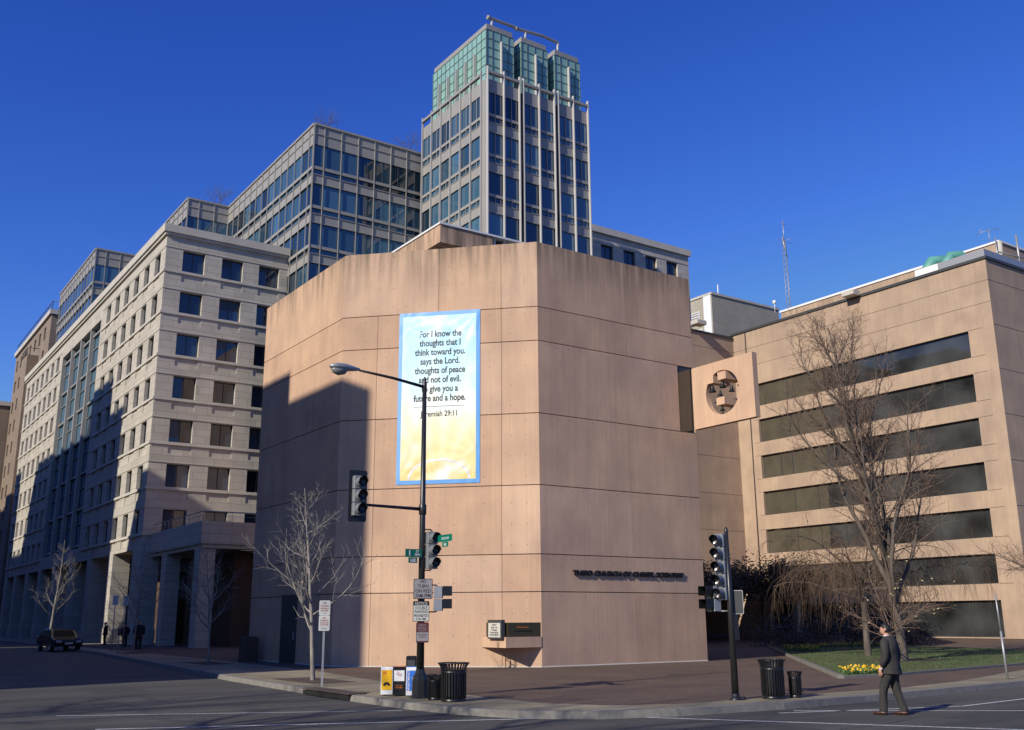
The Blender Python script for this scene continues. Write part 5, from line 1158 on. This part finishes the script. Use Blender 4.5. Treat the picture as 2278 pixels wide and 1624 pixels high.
# ================================================================ PEOPLE
def make_person(label,loc,rz,sc_=1.0,main=True,jacket='suit',walk=1):
    """local: +y forward, +x = body's right; origin between the feet on the ground; 1.80 m tall"""
    o=thing('person',label,'person',loc,rz); o.scale=(sc_,)*3
    hipz=.93; L_=dict(hip=(-.10,0,hipz),knee=(-.11,.14,.50),ank=(-.10,.20,.085)); Rr=dict(hip=(.10,0,hipz),knee=(.10,-.02,.50),ank=(.10,-.14,.085))
    if not walk: L_=dict(hip=(-.10,0,hipz),knee=(-.11,.03,.50),ank=(-.11,.0,.085)); Rr=dict(hip=(.10,0,hipz),knee=(.11,.02,.50),ank=(.11,-.03,.085))
    la=dict(sh=(-.235,0,1.43),el=(-.30,-.03,1.15),wr=(-.27,.10,.91)); ra=dict(sh=(.235,0,1.43),el=(.31,-.06,1.15),wr=(.29,.03,.90))
    head=Vector((0,.05,1.66))
    # body: one skinned surface
    me=bpy.data.meshes.new('body'); V=[];E_=[];Rd=[]
    def a(p,r,par=None):
        V.append(p);Rd.append(r)
        if par is not None: E_.append((par,len(V)-1))
        return len(V)-1
    pel=a((0,0,.96),.13); sp1=a((0,0,1.15),.125,pel); chest=a((0,0,1.36),.145,sp1); nk=a((0,.01,1.50),.062,chest); nk2=a((0,.035,1.57),.058,nk); hd_=a((0,.045,1.64),.075,nk2)
    for s,lg in ((-1,L_),(1,Rr)):
        h=a(lg['hip'],.085,pel); kn=a(lg['knee'],.058,h); an=a(lg['ank'],.034,kn); a((lg['ank'][0],lg['ank'][1]+.12,.034),.016,an)
    for s,ar in ((-1,la),(1,ra)):
        sh=a(ar['sh'],.055,chest); el=a(ar['el'],.042,sh); wr=a(ar['wr'],.028,el); w_=Vector(ar['wr']); pm=a(tuple(w_+Vector((0,.02,-.06))),.03,wr)
        for k in range(4):
            b0=w_+Vector((s*.004,.045-k*.021,-.10)); f0=a(tuple(b0),.010,pm); f1=a(tuple(b0+Vector((-s*.008,.006,-.035+.004*abs(k-1)))),.009,f0); a(tuple(b0+Vector((-s*.028,.010,-.055+.005*abs(k-1)))),.008,f1)
        t0=a(tuple(w_+Vector((-s*.012,.05,-.045))),.011,pm); a(tuple(w_+Vector((-s*.022,.066,-.075))),.009,t0)
    me.from_pydata(V,E_,[]); ob=bpy.data.objects.new('body',me); col.objects.link(ob); sk=ob.modifiers.new('s','SKIN'); sk.use_smooth_shade=True
    if not me.skin_vertices: me.skin_vertices.new(name='')
    for i,r in enumerate(Rd): me.skin_vertices[0].data[i].radius=(r,r)
    me.skin_vertices[0].data[0].use_root=True; ob.modifiers.new('u','SUBSURF').levels=1
    dg=bpy.context.evaluated_depsgraph_get(); nm=bpy.data.meshes.new_from_object(ob.evaluated_get(dg)); bpy.data.objects.remove(ob)
    # head with face merged into the same mesh
    import bmesh
    bm=bmesh.new(); bm.from_mesh(nm); hm=MB(); n_=20; prof=[]
    for i in range(13):
        th=PI*i/12; z=math.cos(th); rr=math.sin(th); rings_y=1.0; 
        cz=.125*z; wx=.076*rr*(1 if z>-.2 else (1-.28*(-z-.2))); wy=.098*rr*(1 if z>-.2 else (1-.12*(-z-.2)))
        prof.append(((0,.012*(-z),cz),wx,wy,(1,0,0),(0,1,0)))
    st=len(hm.v); hm.loft(prof[1:-1],n_,cap=True)
    for i,v in enumerate(hm.v):
        x,y,z=v
        if y>.05 and abs(x)<.02 and -.045<z<.015: v=(x,y+.022*(1-abs(x)/.02)*(1.2 if z<-.01 else .6),z)       # nose
        if y>.05 and abs(z-.02)<.015 and .015<abs(x)<.05: v=(x,y-.008,z)                                           # eye sockets
        if y>.05 and abs(x)<.03 and -.075<z<-.055: v=(x,y+.006,z)                                                 # mouth
        hm.v[i]=v
    for s in (-1,1): hm.loft([((s*.074,-.005,-.03),.006,.012,(1,0,0),(0,1,0)),((s*.084,-.012,-.01),.007,.02,(1,0,0),(0,1,0)),((s*.086,-.014,.02),.006,.02,(1,0,0),(0,1,0)),((s*.076,-.008,.035),.004,.01,(1,0,0),(0,1,0))],8)
    hm.xf(Matrix.Translation(head)@Matrix.Rotation(R(12),4,'Z')@Matrix.Rotation(R(-13),4,'X')); tmp=hm.mesh('h',['skin']); bm.from_mesh(tmp); bm.to_mesh(nm); bm.free(); nm.materials.clear(); nm.materials.append(MT['skin'])
    for p_ in nm.polygons: p_.use_smooth=True; p_.material_index=0
    inst(nm,'body',o)
    # hair cap
    h_=MB(); rings=[]
    for i in range(1,9):
        th=PI*i/12.5; z=math.cos(th); rr=math.sin(th); rings.append(((0,-.016+(-.012 if i>4 else 0),.132*z+.004),.085*rr,.104*rr-(.018 if i>5 else 0),(1,0,0),(0,1,0)))
    h_.loft(rings,18)
    for i,v in enumerate(h_.v):
        x,y,z=v
        if y>.02 and z<.055: h_.v[i]=(x*1.0,min(y,.03 if z<.0 else .055),z if y<.03 else max(z,.04))
        else: h_.v[i]=(x+random.gauss(0,.002),y+random.gauss(0,.002),z+random.gauss(0,.002))
    h_.xf(Matrix.Translation(head)@Matrix.Rotation(R(12),4,'Z')@Matrix.Rotation(R(-13),4,'X')); h_.build('hair',['hair'],o)
    X=(1,0,0);Y=(0,1,0)
    # jacket: torso + sleeves
    j=MB(); j.loft([((0,.0,.775),.262,.198,X,Y),((0,0,.80),.262,.198,X,Y),((0,0,.88),.258,.192,X,Y),((0,0,1.0),.238,.178,X,Y),((0,0,1.12),.222,.168,X,Y),((0,-.005,1.25),.232,.170,X,Y),((0,-.01,1.36),.245,.165,X,Y),((0,-.012,1.43),.245,.145,X,Y),((0,-.005,1.49),.19,.12,X,Y),((0,.01,1.525),.095,.088,X,Y),((0,.015,1.55),.078,.078,X,Y)],20)
    for i,v in enumerate(j.v):
        x,y,z=v; 
        if z<.87: j.v[i]=(x,y+(.012*math.sin(x*38) if y<0 else .03*(.87-z)/.07),z+.01*math.sin(x*20))
    for ar in (la,ra):
        s_,e_,w_=Vector(ar['sh']),Vector(ar['el']),Vector(ar['wr']); 
        j.tube([s_+Vector((-.06 if s_.x>0 else .06,0,.0)),s_+Vector((0,0,-.01)),s_.lerp(e_,.4),e_,e_.lerp(w_,.5),w_+Vector((0,-.005,.02))],[.085,.095,.085,.074,.064,.056],12)
    for k in (0,): 
        j.loft([((.0,-.148,.82),.10,.012,X,Y),((.0,-.15,1.0),.02,.006,X,Y)],8) 
    j.build('jacket',[jacket],o)
    tr=MB()
    for lg in (L_,Rr):
        h,kn,an=Vector(lg['hip']),Vector(lg['knee']),Vector(lg['ank']); pts=[h+Vector((0,0,.06)),h+Vector((0,0,-.06)),h.lerp(kn,.5),kn,kn.lerp(an,.5),an+Vector((0,-.005,.03)),an+Vector((0,.0,-.035))]
        tr.tube(pts,[.115,.118,.105,.088,.080,.082,.086],14)
    tr.loft([((0,0,.80),.17,.12,X,Y),((0,0,.9),.185,.13,X,Y),((0,0,1.02),.165,.12,X,Y)],16); tr.build('trousers',[jacket],o)
    for i,lg in enumerate((L_,Rr)):
        an=Vector(lg['ank']); s_=MB(); s_.loft([((an.x,an.y-.075,.035),.028,.035,X,(0,0,1)),((an.x,an.y-.05,.045),.042,.045,X,(0,0,1)),((an.x,an.y+.03,.05),.045,.05,X,(0,0,1)),((an.x,an.y+.11,.036),.05,.036,X,(0,0,1)),((an.x,an.y+.17,.03),.045,.03,X,(0,0,1)),((an.x,an.y+.205,.022),.022,.018,X,(0,0,1))],10)
        if i==1 and walk: s_.xf(Matrix.Translation((an.x,an.y,0))@Matrix.Rotation(R(0),4,'X')@Matrix.Translation((-an.x,-an.y,0)))
        s_.build('shoe',['shoe'],o)
    if main:
        c=MB(); c.loft([((0,.012,1.485),.085,.078,X,Y),((0,.022,1.525),.072,.070,X,Y),((0,.028,1.55),.068,.068,X,Y)],16,cap=False); c.build('shirt_collar',['shirt'],o)
        c=MB(); c.tube([(-.272,.10,.915),(-.27,.105,.895)],.036,10); c.build('shirt_cuff',['shirt'],o)
    return o
from mathutils import noise as NZ
def cloth(o,amp,sc_,sub=2):
    m_=o.modifiers.new('s','SUBSURF'); m_.levels=sub; m_.render_levels=sub; dg=bpy.context.evaluated_depsgraph_get(); me=bpy.data.meshes.new_from_object(o.evaluated_get(dg)); o.modifiers.clear()
    nm_=[v.normal.copy() for v in me.vertices]
    for v,n_ in zip(me.vertices,nm_):
        p=v.co; f=NZ.noise(Vector((p.x*sc_[0],p.y*sc_[1],p.z*sc_[2]))); g_=NZ.noise(Vector((p.x*sc_[0]*2.3+7,p.y*sc_[1]*2.3,p.z*sc_[2]*2+p.x*9)))
        v.co=p+n_*((f-abs(g_)*.6)*amp)
    for f in me.polygons: f.use_smooth=True
    o.data=me
ppos=at(1992,1591,'z',0)
P1=make_person('person in a charcoal suit and brown shoes walking across the road at the right',(ppos.x,ppos.y,0),R(106)-PI/2,1.04)
P1.scale.x*=1.07
for ch_ in P1.children:
    if ch_.name.startswith('jacket'): cloth(ch_,.014,(7,7,4))
    if ch_.name.startswith('trousers'): cloth(ch_,.022,(8,8,3.2))
P2=make_person('person in a long dark coat walking along the shaded pavement, nearest of the distant group',(18.6,71.0,.15),R(250)-PI/2,1.06,False,'coat',0)
for ch_ in P2.children:
    if ch_.name.startswith('shoe'): ch_.data.materials[0]=MT['case']
for (x,y,rz,s,lab) in ((20.4,88.0,1.2,1.0,'person in dark clothes by the sunlit column at the far left'),(20.0,80.2,2.6,.95,'person in dark clothes standing close to the building corner pillar')):
    q=copy_tree(P2); q.location=(x,y,.15); q.rotation_euler=(0,0,rz); q.scale=(s,s,s); q['label']=lab
